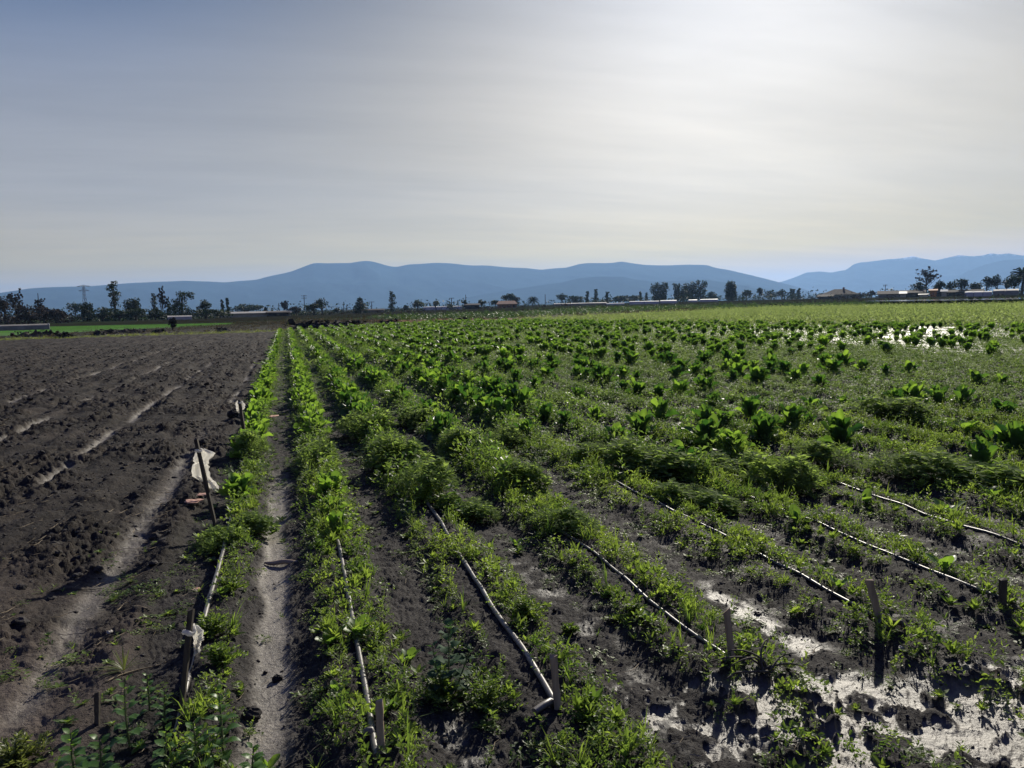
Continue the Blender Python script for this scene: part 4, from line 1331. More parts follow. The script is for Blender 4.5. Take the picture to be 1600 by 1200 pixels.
# ------------------------------------------------------------------ ground cover
def dens(x, y):
    d, ph = rowdist(x); r = np.round(ph)
    D = np.hypot(x, y)
    nz = fbm(x * 1.1, y * 0.8, 101, 3); n2 = fbm(x * 3.3, y * 2.6, 102, 2)
    bed = sstep(.42, .16, d)
    far_ = sstep(5.0, 9.5, y)
    k = (.22 + .26 * sstep(13, 30, np.hypot(x, y)) + .60 * bed) * far_ + (1 - far_) * (bed * .85 + .12)
    near = sstep(5.6, 3.6, y)
    rightn = sstep(1.3, 1.7, x)
    k = k * (1 - near * rightn * (.22 + .42 * sstep(3.4, 2.6, y))) * (1 - near * (1 - rightn) * .12)
    f12 = np.exp(-((x + .13) / .22) ** 2); f23 = np.exp(-((x - .50) / .14) ** 2) * sstep(16, 8, y); f34 = np.exp(-((x - 1.30) / .2) ** 2) * sstep(10, 7, y)
    k = k * (1 - f12 * (.55 * sstep(40, 10, y) + .3 * sstep(7, 4, y))) * (1 - .8 * f23) * (1 - .6 * f34)
    k = k * sstep(-.6, .1, nz + .5 * n2 + .35 * sstep(5, 9, y) + .12)
    fl = sstep(.2, .6, zones(x, y)['flood'])
    azp = np.degrees(np.arctan2(x, y))
    k = k * (1 - .45 * fl) * (1 - .75 * fl * np.exp(-((azp - 44.6) / 2.4) ** 2))  # weeds thinned along the same wedge to shape the bright glint
    return k


def sample(x0, x1, y0, y1, per, g):
    n = int((x1 - x0) * (y1 - y0) * per)
    P = np.c_[g.uniform(x0, x1, n), g.uniform(y0, y1, n)]
    return P[in_view(P, 5)]


g = np.random.default_rng(77)
hiT = [tmpl_rosette(1, True, 13, .06), tmpl_mat(2, True), tmpl_sprig(3, True, .13, 9, .03), tmpl_grass(7, True, 12, .12), tmpl_mat(8, True, 30, .08, .06, .018), tmpl_mat(4, True, 22, .07, .04, .02), tmpl_rosette(5, True, 8, .06), tmpl_sprig(6, True, .10, 8, .026)]
miT = [tmpl_rosette(11, False), tmpl_mat(12, False, 26), tmpl_sprig(13, False), tmpl_mat(14, False, 30, .12, .09, .03), tmpl_rosette(15, False, 9), tmpl_sprig(16, False, .2, 6)]
loT = [tmpl_mat(22, False, 9, .14, .10, .07), tmpl_mat(23, False, 8, .12, .14, .07), tmpl_mat(24, False, 9, .17, .07, .08), tmpl_sprig(25, False, .2, 3, .07)]


def spread(P, T, g, smin, smax, zboost=1.0, tmean=.5, drop_near_pipe=True):
    z = ground_z(P[:, 0], P[:, 1])
    res = []
    w = g.integers(0, len(T), len(P))
    nzt = fbm(P[:, 0] * 1.7, P[:, 1] * 1.3, 120, 3)
    for v in range(len(T)):
        m = w == v; N = m.sum()
        if N == 0: continue
        Q = np.c_[P[m], z[m]]; bf = .55 + .75 * sstep(.42, .1, rowdist(P[m][:, 0])[0])
        res.append(scatter(T[v], Q, g.uniform(0, 6.28, N), g.uniform(smin, smax, N), g.uniform(.7, 1.5, N) * zboost * bf, np.clip(g.normal(tmean, .16, N) + nzt[m] * .45, 0, 1), .12, g))
    return res


def keepcrop(P, g, mul=1.0):
    Zc = zones(P[:, 0], P[:, 1])
    return P[(g.uniform(0, 1, len(P)) < dens(P[:, 0], P[:, 1]) * mul) & (Zc['crop'] > .5) & (Zc['mud'] * g.uniform(.3, 1, len(P)) < .5)]


# near: leave the pipes showing where the photograph shows them
def offpipe(P):
    m = np.ones(len(P), bool)
    for k, (pts, mt, lab) in enumerate(PIPES):
        U = np.array([un(*p) for p in pts]); U = U[np.argsort(U[:, 1])]
        xx = np.interp(P[:, 1], U[:, 1], U[:, 0]); inr = (P[:, 1] > U[0, 1] - .1) & (P[:, 1] < U[-1, 1])
        dx = (P[:, 0] - xx)
        # weeds standing on the viewer's side of a pipe would hide it
        m &= ~(inr & (np.abs(dx) < .035)) & ~(inr & (dx > -.13) & (dx < 0) & (xx < 1) & (k > 1)) & ~(inr & (dx < .0) & (dx > -.12) & (xx > 1)) & ~(inr & (dx > 0) & (dx < .05) & (k == 0))
    hide = pn(P[:, 1] * 1.6, P[:, 0] * .0 + np.round(rowdist(P[:, 0])[1]), 160) > .22
    return P[m | hide]


P = offpipe(keepcrop(sample(-1, 9.5, 1.7, 8.2, 360, g), g))
near_groups = spread(P, hiT, g, .40, 1.05, 1.0, .5)
P2 = offpipe(keepcrop(sample(-1, 9.5, 1.7, 8.2, 330, g), g, .9))
near_groups += spread(P2, [hiT[4], hiT[5]], g, .22, .6, 1.0, .6)
# edge of the ploughed ground on the left
P = sample(-3, -.6, 2.3, 6.0, 90, g)
pm = fbm(P[:, 0] * 1.9, P[:, 1] * 1.9, 140, 3)
P = P[(pm + sstep(-1.6, -.7, P[:, 0]) * .3 - .15 * sstep(-1.2, -2.2, P[:, 0]) > .10)]
P = P[g.uniform(0, 1, len(P)) < .55]
near_groups += spread(P, hiT, g, .3, .95, .8, .6)
merged('near_weeds', near_groups, M['weed'], kind='stuff')
P = keepcrop(sample(-1, 24, 7.0, 21, 230, g), g, 1.25)
mid = spread(P, miT, g, .5, 1.15, .68, .5)
M['bedweed'] = leafmat('tall bed weed leaf', (0.045, 0.085, 0.030), (0.13, 0.20, 0.055), (0.08, 0.19, 0.03), (0.38, 0.54, 0.08), 0.45, 0.5, 0.25, 0.9)
P = sample(-.8, 20, 5.0, 50, 66, g)
dq, _q = rowdist(P[:, 0])
pq = fbm(P[:, 0] * .9, P[:, 1] * .35, 170, 3)
P = P[(g.uniform(0, 1, len(P)) < sstep(.30, .10, dq) * sstep(-.35, .15, pq + .25 * sstep(3.5, 1.5, P[:, 0])) * (.35 + .65 * sstep(10, 5, P[:, 0])) * sstep(5.0, 8, P[:, 1]))]
tall = [tmpl_mat(41, False, 34, .13, .22, .045), tmpl_sprig(42, False, .30, 9, .07), tmpl_mat(43, False, 30, .15, .18, .05), tmpl_sprig(44, False, .26, 8, .06), tmpl_mat(45, False, 26, .12, .26, .055)]
keep_ = g.uniform(0, 1, len(P)) < np.where(P[:, 0] < .6, np.where(P[:, 1] > 8, .22, .6), np.where(P[:, 0] > 4.2, .45, np.where(P[:, 1] > 11, .6, 1.0)))
P = P[keep_]
lowp = P[:, 0] > 4.2
merged('bed_weeds', spread(P[~lowp], tall, g, .5, 1.0, .95, .5) + spread(P[lowp], tall, g, .4, .8, .75, .5), M['bedweed'], kind='stuff')
merged('middle_weeds', mid, M['farweed'], kind='stuff')
P = keepcrop(sample(-1, 38, 20.5, 80, 44, g), g, 1.15)
merged('distant_weeds', spread(P, loT, g, .7, 1.4, .6, .5), M['farweed'], kind='stuff')
# dense even crop in the far right strip
P = sample(18, 130, 14, 106, 9, g)
Zs = zones(P[:, 0], P[:, 1]); P = P[Zs['strip'] > .5]
merged('dense_crop', spread(P, loT, g, 1.5, 2.6, 1.0, .6), M['stripcrop'], kind='stuff')
# rough grass, dry scrub and far crops beyond the field
P = sample(-60, 1.5, 58.5, 73, 8, g)
Zs = zones(P[:, 0], P[:, 1]); P = P[(Zs['verge'] > .3)]
merged('verge_grass', spread(P, loT + [tmpl_grass(31, False, 9, .4)], g, .7, 1.7, 1.0, .7), M['yellowweed'], kind='stuff')
M['scrub'] = leafmat('dry olive scrub', (0.05, 0.042, 0.028), (0.14, 0.115, 0.07), (0.04, 0.035, 0.02), (0.12, 0.10, 0.05), .3, .7, .1, .2)
P = sample(-60, 60, 62, 120, 1.6, g)
Zs = zones(P[:, 0], P[:, 1]); P = P[(Zs['verge'] + Zs['crop'] + Zs['strip'] + Zs['lgreen'] + Zs['dgreen'] < .4) & (P[:, 1] > cropFar(P[:, 0])) & (fbm(P[:, 0] * .2, P[:, 1] * .2, 150, 3) > -.1)]
merged('dry_scrub', spread(P, loT + [tmpl_grass(32, False, 9, .4)], g, 1.2, 2.8, .8, .6), M['scrub'], kind='stuff')
P = sample(10, 150, 80, 190, 1.0, g)
Zs = zones(P[:, 0], P[:, 1]); P = P[Zs['dgreen'] > .5]
M['dgreen'] = leafmat('dark far crop leaf', (0.025, 0.05, 0.02), (0.06, 0.10, 0.03), (0.04, 0.09, 0.02), (0.10, 0.18, 0.03), .35, var=.3)
merged('far_crop', spread(P, loT, g, 1.8, 3.6, 1.0, .5), M['dgreen'], kind='stuff')

# soil clods and crumbs
def clod(seed, sub=1):
    g = np.random.default_rng(seed)
    import bmesh
    bm = bmesh.new(); bmesh.ops.create_icosphere(bm, subdivisions=sub, radius=1)
    V = np.array([v.co[:] for v in bm.verts]); T = np.array([[v.index for v in f.verts] for f in bm.faces]); bm.free()
    V = V * (1 + g.uniform(-.32, .32, len(V)))[:, None] * g.uniform(.7, 1.2, 3)
    V[:, 2] = V[:, 2] * .75 + .25
    return V, [T], np.full(len(V), .5)


CL = [clod(k, 2) for k in range(3)] + [clod(k + 9, 1) for k in range(3)]
cg = []
for (x0, x1, y0, y1, per, s0, s1_, tpl) in ((-9, -.85, 3.0, 12, 26, .010, .040, CL[:3]), (-9, -.8, 2.6, 12, 60, .005, .016, CL[3:]), (-24, -.85, 12, 42, 9, .02, .06, CL[3:]), (-.9, 6, 1.8, 5.5, 420, .003, .009, CL[3:]), (-.9, 6, 1.8, 5.5, 40, .006, .016, CL[:3]), (.9, 3.2, 1.7, 3.4, 700, .002, .006, CL[3:])):
    P = sample(x0, x1, y0, y1, per, g)
    Zc = zones(P[:, 0], P[:, 1])
    bad = Zc['track'] * .9 + Zc['path'] * .93 + Zc['mud'] * (.25 if per > 1000 else .7) + Zc['nearleft'] * .8
    P = P[g.uniform(0, 1, len(P)) > bad]
    z = ground_z(P[:, 0], P[:, 1])
    w = g.integers(0, len(tpl), len(P))
    for v in range(len(tpl)):
        m = w == v; N = m.sum(); sc = s0 + (s1_ - s0) * g.uniform(0, 1, N) ** 2.2
        cg.append(scatter(tpl[v], np.c_[P[m], z[m] - sc * .3], g.uniform(0, 6.28, N), sc, g.uniform(.6, 1.1, N), np.full(N, .5), .2, g))
merged('soil_clods', cg, M['clod'], kind='stuff')

# straw and root litter
b = MB()
for k in range(1500):
    if k > 420: x, y = g.uniform(-10, -.9), g.uniform(4, 16)
    elif k < 300: x, y = g.uniform(-3.4, -.6), g.uniform(2.7, 7.5)
    else: x, y = g.uniform(-.6, 5), g.uniform(2.0, 5)
    L = g.uniform(.03, .14) * (1.4 if k % 9 == 0 else 1); a = g.normal(.5, .7); s = np.linspace(-.5, .5, 4)
    P2 = np.stack([x + L * s * math.cos(a), y + L * s * math.sin(a) + .01 * np.sin(s * 7)], -1)
    z = ground_z(P2[:, 0], P2[:, 1]).max()
    b.tube(np.c_[P2, z + .003 + np.abs(s) * g.uniform(0, .02)], g.uniform(.0008, .0022), 3, .5, False)
tag(b.build('straw_litter', M['straw']), kind='stuff')
# ------------------------------------------------------------------ trees
g = np.random.default_rng(901)


def crown(b, blobs, leaf, per, g, flat=0.0):
    """blobs: (x, y, z, rx, rz); leaf faces through each blob's volume, denser at the outside"""
    for (cx, cy, cz, rx, rz) in blobs:
        n = int(per * (rx * rx * rz) ** (2 / 3) / (leaf * leaf)) + 12
        d = g.normal(size=(n, 3)); d /= np.linalg.norm(d, axis=1)[:, None]
        r = g.uniform(.15, 1.0, n) ** .45 * (1 + .22 * np.sin(d[:, 0] * 7 + cx * 3) * np.sin(d[:, 2] * 6 + cz * 2 + d[:, 1] * 5))
        P = d * r[:, None] * np.array([rx, rx, rz]) + np.array([cx, cy, cz])
        u = g.normal(size=(n, 3)); u /= np.linalg.norm(u, axis=1)[:, None]
        v = np.cross(u, g.normal(size=(n, 3))); v /= np.linalg.norm(v, axis=1)[:, None]
        s = leaf * g.uniform(.5, 1.25, n)[:, None]
        V = np.stack([P - u * s * .5, P + v * s * .32, P + u * s * .5, P - v * s * .32], 1).reshape(-1, 3)
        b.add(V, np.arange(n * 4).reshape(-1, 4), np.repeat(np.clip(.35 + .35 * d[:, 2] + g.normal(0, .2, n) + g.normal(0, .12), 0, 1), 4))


def limb(b, p0, p1, r0, r1, g, n=5):
    s = np.linspace(0, 1, n)[:, None]
    P = p0 * (1 - s) + p1 * s + g.normal(0, .03, (n, 3)) * np.linalg.norm(p1 - p0) * np.sin(s * math.pi)
    b.tube(P, np.linspace(r0, r1, n), 5, .5, False)
    return P


def tree(px, dist, hp, wp, kind, lab, mat='treeleaf', basez=None, name='tree', group='trees along the edge of the plain', cat='tree'):
    x, y = far(px, dist); z = float(rise(np.array([x]), np.array([y]))[0]) if basez is None else basez
    h = hp * dist / FL; w = wp * dist / FL
    e = empty(name, (x, y, z - .05), lab, cat, group, float(g.uniform(0, 6.28)) if kind not in ('anvil', 'lean') else -math.radians(YAW))
    tb = MB(); cb = MB(); leaf = max(.24, dist / FL * 2.5)
    bl = []
    if kind in ('round', 'bush'):
        base = .30 if kind == 'round' else .12
        n = 9
        for k in range(n):
            a = g.uniform(0, 6.28); q = g.uniform(.1, .30) * w
            bl.append((q * math.cos(a), q * math.sin(a), h * g.uniform(base + .22, .80), w * g.uniform(.17, .27), h * g.uniform(.13, .22)))
        bl.append((0, 0, h * .84, w * .2, h * .17))
    elif kind == 'gum':       # several upright uneven plumes with gaps
        n = max(5, int(wp / 3.2))
        for k in range(n):
            q = (k / (n - 1) - .5) * w * .72; q2 = g.uniform(-.2, .2) * w
            hh = h * g.uniform(.72, 1.0) * (1 - .25 * abs(k / (n - 1) - .5))
            for t in np.arange(.16, .98, .12):
                bl.append((q * (.7 + .5 * t) + g.uniform(-.05, .05) * w, q2, hh * t, w * g.uniform(.11, .18), h * g.uniform(.07, .12)))
        bl.append((0, 0, h * .2, w * .38, h * .17))
    elif kind == 'tall':      # waisted tall crown with clumps
        for t, ww, off in ((.16, .42, 0), (.27, .40, .05), (.40, .34, -.02), (.50, .36, -.22), (.55, .38, .14), (.66, .40, -.30), (.70, .42, .18), (.80, .40, -.08), (.88, .36, .10), (.95, .22, .0)):
            for m in range(3):
                bl.append((off * w + g.uniform(-.12, .12) * w, g.uniform(-.2, .2) * w, h * t, w * ww * g.uniform(.4, .6), h * .065))
    elif kind == 'slim':
        for t in np.arange(.12, .98, .08):
            for m in range(2):
                bl.append((g.uniform(-.16, .16) * w, g.uniform(-.16, .16) * w, h * t, w * g.uniform(.22, .38) * (1.15 - .7 * t), h * .06))
    elif kind == 'conifer':
        for t in np.arange(.10, 1.0, .09):
            rr = w * .5 * (1 - t) ** .75
            for m in range(5):
                a = m * 1.256 + t * 9
                bl.append((rr * .6 * math.cos(a), rr * .6 * math.sin(a), h * t, max(.1 * w, rr * .5), h * .035))
        bl.append((0, 0, h * .97, w * .03, h * .07))
    elif kind == 'anvil':
        for q, t, rx, rz in ((-.32, .30, .2, .2), (-.12, .35, .24, .24), (.10, .32, .24, .22), (.3, .22, .2, .15), (-.18, .55, .2, .18), (.02, .62, .22, .2), (.12, .78, .2, .14), (.3, .84, .17, .10), (.0, .86, .18, .10), (.38, .74, .12, .09)):
            bl.append((q * w, g.uniform(-.12, .12) * w, t * h, rx * w, rz * h))
    elif kind == 'bare':
        pass
    elif kind == 'palm':
        pass
    if kind == 'palm':
        tp = limb(tb, np.zeros(3), np.array([.02 * w, 0, h * .62]), w * .05, w * .045, g)[-1]
        for k in range(34):
            a = k * 2.399; e0 = 1.25 - 1.7 * (k / 34)
            L = w * .56; s = np.linspace(0, 1, 6)
            P = np.stack([L * s * math.cos(e0) * math.cos(a), L * s * math.cos(e0) * math.sin(a), L * (s * math.sin(e0) - .45 * s * s)], -1) + tp
            sd_ = np.array([-math.sin(a), math.cos(a), 0]) * w * .045
            for i in range(5):
                cb.add([P[i], P[i + 1], P[i + 1] + sd_ * (1 - s[i] * .5) + [0, 0, -.04 * w], P[i] + sd_ * (1 - s[i] * .5) + [0, 0, -.04 * w]], [[0, 1, 2, 3]], g.uniform(.1, .8))
                cb.add([P[i], P[i + 1], P[i + 1] - sd_ * (1 - s[i] * .5) + [0, 0, -.04 * w], P[i] - sd_ * (1 - s[i] * .5) + [0, 0, -.04 * w]], [[3, 2, 1, 0]], g.uniform(.1, .8))
    else:
        limb(tb, np.zeros(3), np.array([g.uniform(-.05, .05) * w, 0, h * .72]), max(.10, w * .045), max(.04, w * .015), g)
        if kind == 'bare':
            tips = []
            for k in range(16):
                a = g.uniform(0, 6.28); t = g.uniform(.22, .65); el_ = g.uniform(.5, 1.2); L = h * g.uniform(.3, .5)
                p0 = np.array([0, 0, h * t]); p1 = p0 + L * np.array([math.cos(a) * math.cos(el_) * w / h * 1.4, math.sin(a) * math.cos(el_) * w / h * 1.4, math.sin(el_)])
                p1[2] = min(p1[2], h)
                P = limb(tb, p0, p1, .03 + w * .008, .015, g)
                for m in range(9):
                    q = P[g.integers(1, 5)]
                    d = np.array([g.normal(0, .5), g.normal(0, .5), g.uniform(.3, 1)]) * h * .13
                    limb(tb, q, q + d, .02 + w * .003, .012, g, 3)
                    tips.append(q + d)
            for q in tips[::2]:
                bl.append((q[0], q[1], q[2], w * .05, h * .035))
        else:
            for k in range(min(9, len(bl))):
                c = bl[g.integers(0, len(bl))]
                t = g.uniform(.15, .6)
                limb(tb, np.array([0, 0, h * t * .8]), np.array(c[:3]), max(.05, w * .02), .03, g)
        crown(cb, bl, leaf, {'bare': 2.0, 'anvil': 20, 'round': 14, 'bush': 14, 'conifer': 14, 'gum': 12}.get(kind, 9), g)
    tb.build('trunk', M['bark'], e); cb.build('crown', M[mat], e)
    return e


T = [  # px, distance, height px, width px, kind, label, material
    (8, 190, 38, 34, 'round', 'brownish half bare tree at the left edge of the picture', 'drytree'),
    (26, 195, 42, 22, 'bare', 'bare pale crowned tree second from the left edge', 'drytree'),
    (45, 185, 26, 40, 'bush', 'brown bushy tree low in the left hedge', 'drytree'),
    (68, 190, 24, 36, 'bush', 'brown bush near the left end of the hedge before the low bare one', 'drytree'),
    (88, 188, 20, 34, 'bush', 'low reddish brown bush at the right end of left hedge', 'drytree'),
    (62, 205, 30, 12, 'bare', 'thin leafless sapling above the left hedge', 'drytree'),
    (118, 420, 22, 26, 'round', 'hazy distant tree between hedge and lattice pylon', 'treeleaf'),
    (136, 214, 30, 24, 'gum', 'dark tree with side branch just under lattice pylon', 'treeleaf'),
    (160, 205, 20, 40, 'bush', 'dark low bush left of the tall waisted tree', 'treeleaf'),
    (180, 214, 55, 26, 'tall', 'tallest dark waisted tree on the left', 'treeleaf'),
    (208, 216, 36, 30, 'gum', 'dark ragged tree just right of tallest left tree', 'treeleaf'),
    (212, 200, 18, 44, 'bush', 'dark rounded bush under the ragged tree', 'treeleaf'),
    (186, 198, 15, 36, 'bush', 'low green bush at the foot of the tallest left tree', 'treeleaf'),
    (241, 222, 38, 15, 'slim', 'slim tree with open crown left of the bare pole-like one', 'treeleaf'),
    (254, 226, 42, 10, 'bare', 'thin bare tree rising between two slim trees', 'drytree'),
    (263, 226, 30, 12, 'slim', 'short slim tree left of the anvil shaped tree', 'treeleaf'),
    (243, 205, 16, 30, 'bush', 'dark bush left of the white tunnel', 'treeleaf'),
    (284, 214, 42, 38, 'anvil', 'dense dark anvil shaped tree leaning right over the white tunnel', 'treeleaf'),
    (320, 216, 28, 26, 'round', 'rounded dark tree right of the white tunnel', 'treeleaf'),
    (322, 204, 15, 44, 'bush', 'low dark green hedge bush right of the white tunnel', 'treeleaf'),
    (344, 206, 13, 26, 'bush', 'pale edged bush at the left end of long low shed', 'palegreen'),
    (348, 224, 27, 7, 'slim', 'left one of the twin thin trees above the long shed', 'treeleaf'),
    (356, 224, 30, 8, 'slim', 'right one of the twin thin trees above the long shed', 'treeleaf'),
    (384, 420, 16, 60, 'bush', 'hazy far tree mass behind the long low shed', 'treeleaf'),
    (415, 300, 12, 10, 'conifer', 'tiny pointed tree above the shed roof', 'treeleaf'),
    (445, 340, 18, 10, 'bare', 'thin bare tree beside the pole right of the shed', 'drytree'),
    (463, 236, 14, 26, 'bush', 'brown bush right of the shed end', 'drytree'),
    (503, 238, 26, 26, 'round', 'taller lobe tree of the dark pair left of the small conifer', 'treeleaf'),
    (490, 230, 18, 32, 'bush', 'lower lobe tree of the dark pair near the crossed pole', 'treeleaf'),
    (527, 300, 9, 14, 'bush', 'tiny dark bush between the dark pair and the conifer', 'treeleaf'),
    (563, 252, 25, 30, 'conifer', 'wide pointed conifer in the middle distance', 'treeleaf'),
    (613, 262, 34, 17, 'slim', 'dark slim upright tree left of the pale round tree', 'treeleaf'),
    (634, 300, 10, 12, 'bush', 'small dull bush right of the slim upright tree', 'treeleaf'),
    (652, 280, 18, 26, 'round', 'pale grey green round tree before the glasshouse', 'palegreen'),
    (681, 290, 16, 16, 'round', 'small pale open tree in front of bright glasshouse', 'palegreen'),
    (703, 320, 9, 14, 'bush', 'low bush in front of glasshouse right half', 'palegreen'),
    (727, 300, 15, 12, 'bush', 'dark bush at right end of the glasshouse', 'treeleaf'),
    (752, 310, 14, 16, 'round', 'dark tree left of the brown roofed house', 'treeleaf'),
    (774, 310, 13, 16, 'round', 'dark tree just before the brown roofed house', 'treeleaf'),
    (795, 330, 22, 28, 'round', 'brown green tree behind brown roofed house', 'treeleaf'),
    (806, 330, 16, 16, 'bush', 'dull bush left of the small palm', 'drytree'),
    (833, 320, 17, 20, 'palm', 'small dark palm in the middle distance', 'treeleaf'),
    (878, 440, 18, 20, 'round', 'hazy domed tree right of the middle pole', 'treeleaf'),
    (896, 440, 14, 34, 'bush', 'hazy low tree mass right of the domed tree', 'treeleaf'),
    (918, 440, 21, 9, 'slim', 'first of three hazy upright trees', 'treeleaf'),
    (931, 440, 24, 12, 'slim', 'second and tallest of three hazy upright trees', 'treeleaf'),
    (949, 440, 19, 12, 'slim', 'third of the three hazy upright trees', 'treeleaf'),
    (968, 480, 12, 40, 'bush', 'hazy far hedge tree left of the tall gum trees', 'treeleaf'),
    (990, 480, 12, 30, 'bush', 'hazy far hedge tree behind the bright tunnels', 'treeleaf'),
    (1001, 500, 18, 7, 'slim', 'left one of two thin hazy poplars', 'treeleaf'),
    (1010, 500, 16, 8, 'slim', 'right one of two thin hazy poplars', 'treeleaf'),
    (1031, 420, 38, 28, 'gum', 'first tall dark gum tree on the right, standing alone', 'treeleaf'),
    (1059, 420, 36, 17, 'gum', 'left gum tree of the dense dark group', 'treeleaf'),
    (1077, 425, 35, 24, 'gum', 'middle gum tree of the dense dark group', 'treeleaf'),
    (1094, 420, 37, 20, 'gum', 'right gum tree of the dense dark group', 'treeleaf'),
    (1068, 410, 20, 44, 'bush', 'dark undergrowth tree filling the gum group', 'treeleaf'),
    (1112, 470, 14, 24, 'bush', 'hazy low tree right of the gum group', 'treeleaf'),
    (1143, 400, 36, 30, 'gum', 'open crowned gum tree standing right of the group', 'treeleaf'),
    (1166, 480, 16, 22, 'round', 'hazy tree right of the open gum tree', 'treeleaf'),
    (1186, 480, 19, 14, 'round', 'small rounded hazy tree further right', 'treeleaf'),
    (1205, 560, 14, 22, 'bush', 'first tree of the hazy wood edge', 'treeleaf'),
    (1222, 560, 15, 22, 'bush', 'second tree of the hazy wood edge', 'treeleaf'),
    (1238, 555, 16, 18, 'slim', 'third tree of the hazy wood edge', 'treeleaf'),
    (1248, 550, 16, 10, 'slim', 'last upright tree at the end of the hazy wood', 'treeleaf'),
    (1284, 420, 9, 22, 'bush', 'low bush left of the hipped roof house', 'treeleaf'),
    (1345, 420, 8, 26, 'bush', 'low bush right of the hipped roof house', 'drytree'),
    (1362, 420, 10, 16, 'bush', 'small bush left of the thin pole', 'drytree'),
    (1447, 330, 38, 34, 'bare', 'rounded bare crowned tree above the farm sheds', 'drytree'),
    (1436, 320, 20, 30, 'bush', 'dark bush under the bare crowned tree', 'treeleaf'),
    (1467, 330, 22, 20, 'round', 'dark round tree right of the bare crowned one', 'treeleaf'),
    (1484, 340, 20, 16, 'round', 'dark tree with thin top beside the orange hut', 'treeleaf'),
    (1502, 330, 24, 26, 'round', 'broad dark domed tree on the right farm', 'treeleaf'),
    (1523, 350, 18, 24, 'bush', 'low dark tree left of the curved shed roofs', 'treeleaf'),
    (1541, 320, 26, 15, 'round', 'left one of two round trees among curved shed roofs', 'treeleaf'),
    (1557, 320, 28, 18, 'round', 'right one of two round trees among curved shed roofs', 'treeleaf'),
    (1571, 330, 22, 16, 'round', 'dark tree before the tall palm', 'treeleaf'),
    (1597, 300, 44, 34, 'palm', 'tall palm at the right edge of the picture', 'treeleaf'),
    (1584, 290, 28, 26, 'round', 'dark dense tree beneath the tall palm', 'treeleaf'),
    (1612, 300, 30, 30, 'round', 'dark tree cut off by the right edge under the palm', 'treeleaf')]
for t in T:
    tree(t[0], t[1], t[2], t[3], t[4], t[5], t[6], name='palm_tree' if t[4] == 'palm' else 'bush' if t[4] == 'bush' and t[2] < 19 else 'tree', cat='palm' if t[4] == 'palm' else 'bush' if t[4] == 'bush' and t[2] < 19 else 'tree')
# far hedge on the horizon behind everything, one mass
hb = MB()
for k in range(300):
    px = g.uniform(-60, 1700); d = g.uniform(520, 900)
    x, y = far(px, d); z = float(rise(np.array([x]), np.array([y]))[0])
    hh = g.uniform(4, 9)
    crown(hb, [(x, y, z + hh * .4, hh * g.uniform(.6, 1.6), hh * .55)], 2.0, .5, g)
tag(hb.build('distant_treeline', M['treeleaf']), kind='stuff')
for nm, mt, bands in (('undergrowth', 'treeleaf', ((100, 360, 206, 220, 1.2, 2.6, 60), (360, 520, 240, 262, .8, 1.8, 34), (520, 850, 300, 330, .8, 2.0, 60), (860, 1270, 330, 400, 1.2, 3.2, 70), (1270, 1660, 330, 380, 1.5, 3.5, 60))),
                      ('brown_undergrowth', 'drytree', ((-60, 110, 186, 204, 1.4, 3.0, 46), (330, 900, 240, 300, .6, 1.4, 40), (1260, 1660, 250, 330, .5, 1.4, 46)))):
    ub = MB()
    for a0, a1, d0, d1, h0, h1, n in bands:
        for k in range(n):
            px = g.uniform(a0, a1); d = g.uniform(d0, d1); x, y = far(px, d); z = float(rise(np.array([x]), np.array([y]))[0]); hh = g.uniform(h0, h1)
            crown(ub, [(x, y, z + hh * .4, hh * g.uniform(.8, 1.7), hh * .55)], .55, 1.6, g)
    tag(ub.build(nm, M[mt]), kind='stuff')

# ------------------------------------------------------------------ poles and the pylon
def pole(px, dist, hp, arms, lab):
    x, y = far(px, dist); z = float(rise(np.array([x]), np.array([y]))[0]); h = hp * dist / FL
    e = empty('utility_pole', (x, y, z), lab, 'pole', 'poles standing along the plain', -math.radians(YAW) + .4)
    b = MB(); b.tube([(0, 0, -.3), (0, 0, h)], [.17, .12], 6); b.build('post', M['bark'], e)
    for k in range(arms):
        b = MB(); b.box((0, 0, h * (.96 - .12 * k)), (2.2, .14, .16)); b.build('crossarm', M['bark'], e)
        for s in (-.95, 0.32, .95):
            i = MB(); i.tube([(s, 0, h * (.96 - .12 * k) + .08), (s, 0, h * (.96 - .12 * k) + .3)], [.06, .04], 5); i.build('insulator', M['metal'], e)


pole(476, 330, 28, 2, 'double crossarmed pole left of the dark pair of trees')
pole(436, 330, 17, 0, 'short plain pole above the long shed')
pole(537, 330, 14, 0, 'left plain pole between dark pair and conifer')
pole(542, 340, 12, 0, 'right plain pole between dark pair and conifer')
pole(581, 330, 16, 1, 'crossarmed pole just right of the conifer')
pole(706, 330, 18, 1, 'pole above the right part of the glasshouse')
pole(728, 330, 22, 0, 'thin taller pole right of the glasshouse')
pole(852, 340, 18, 0, 'lone middle pole right of the small palm')
pole(1383, 380, 18, 1, 'leaning looking thin pole left of the right farm')
pole(62, 320, 36, 0, 'thin pole above the left hedge')

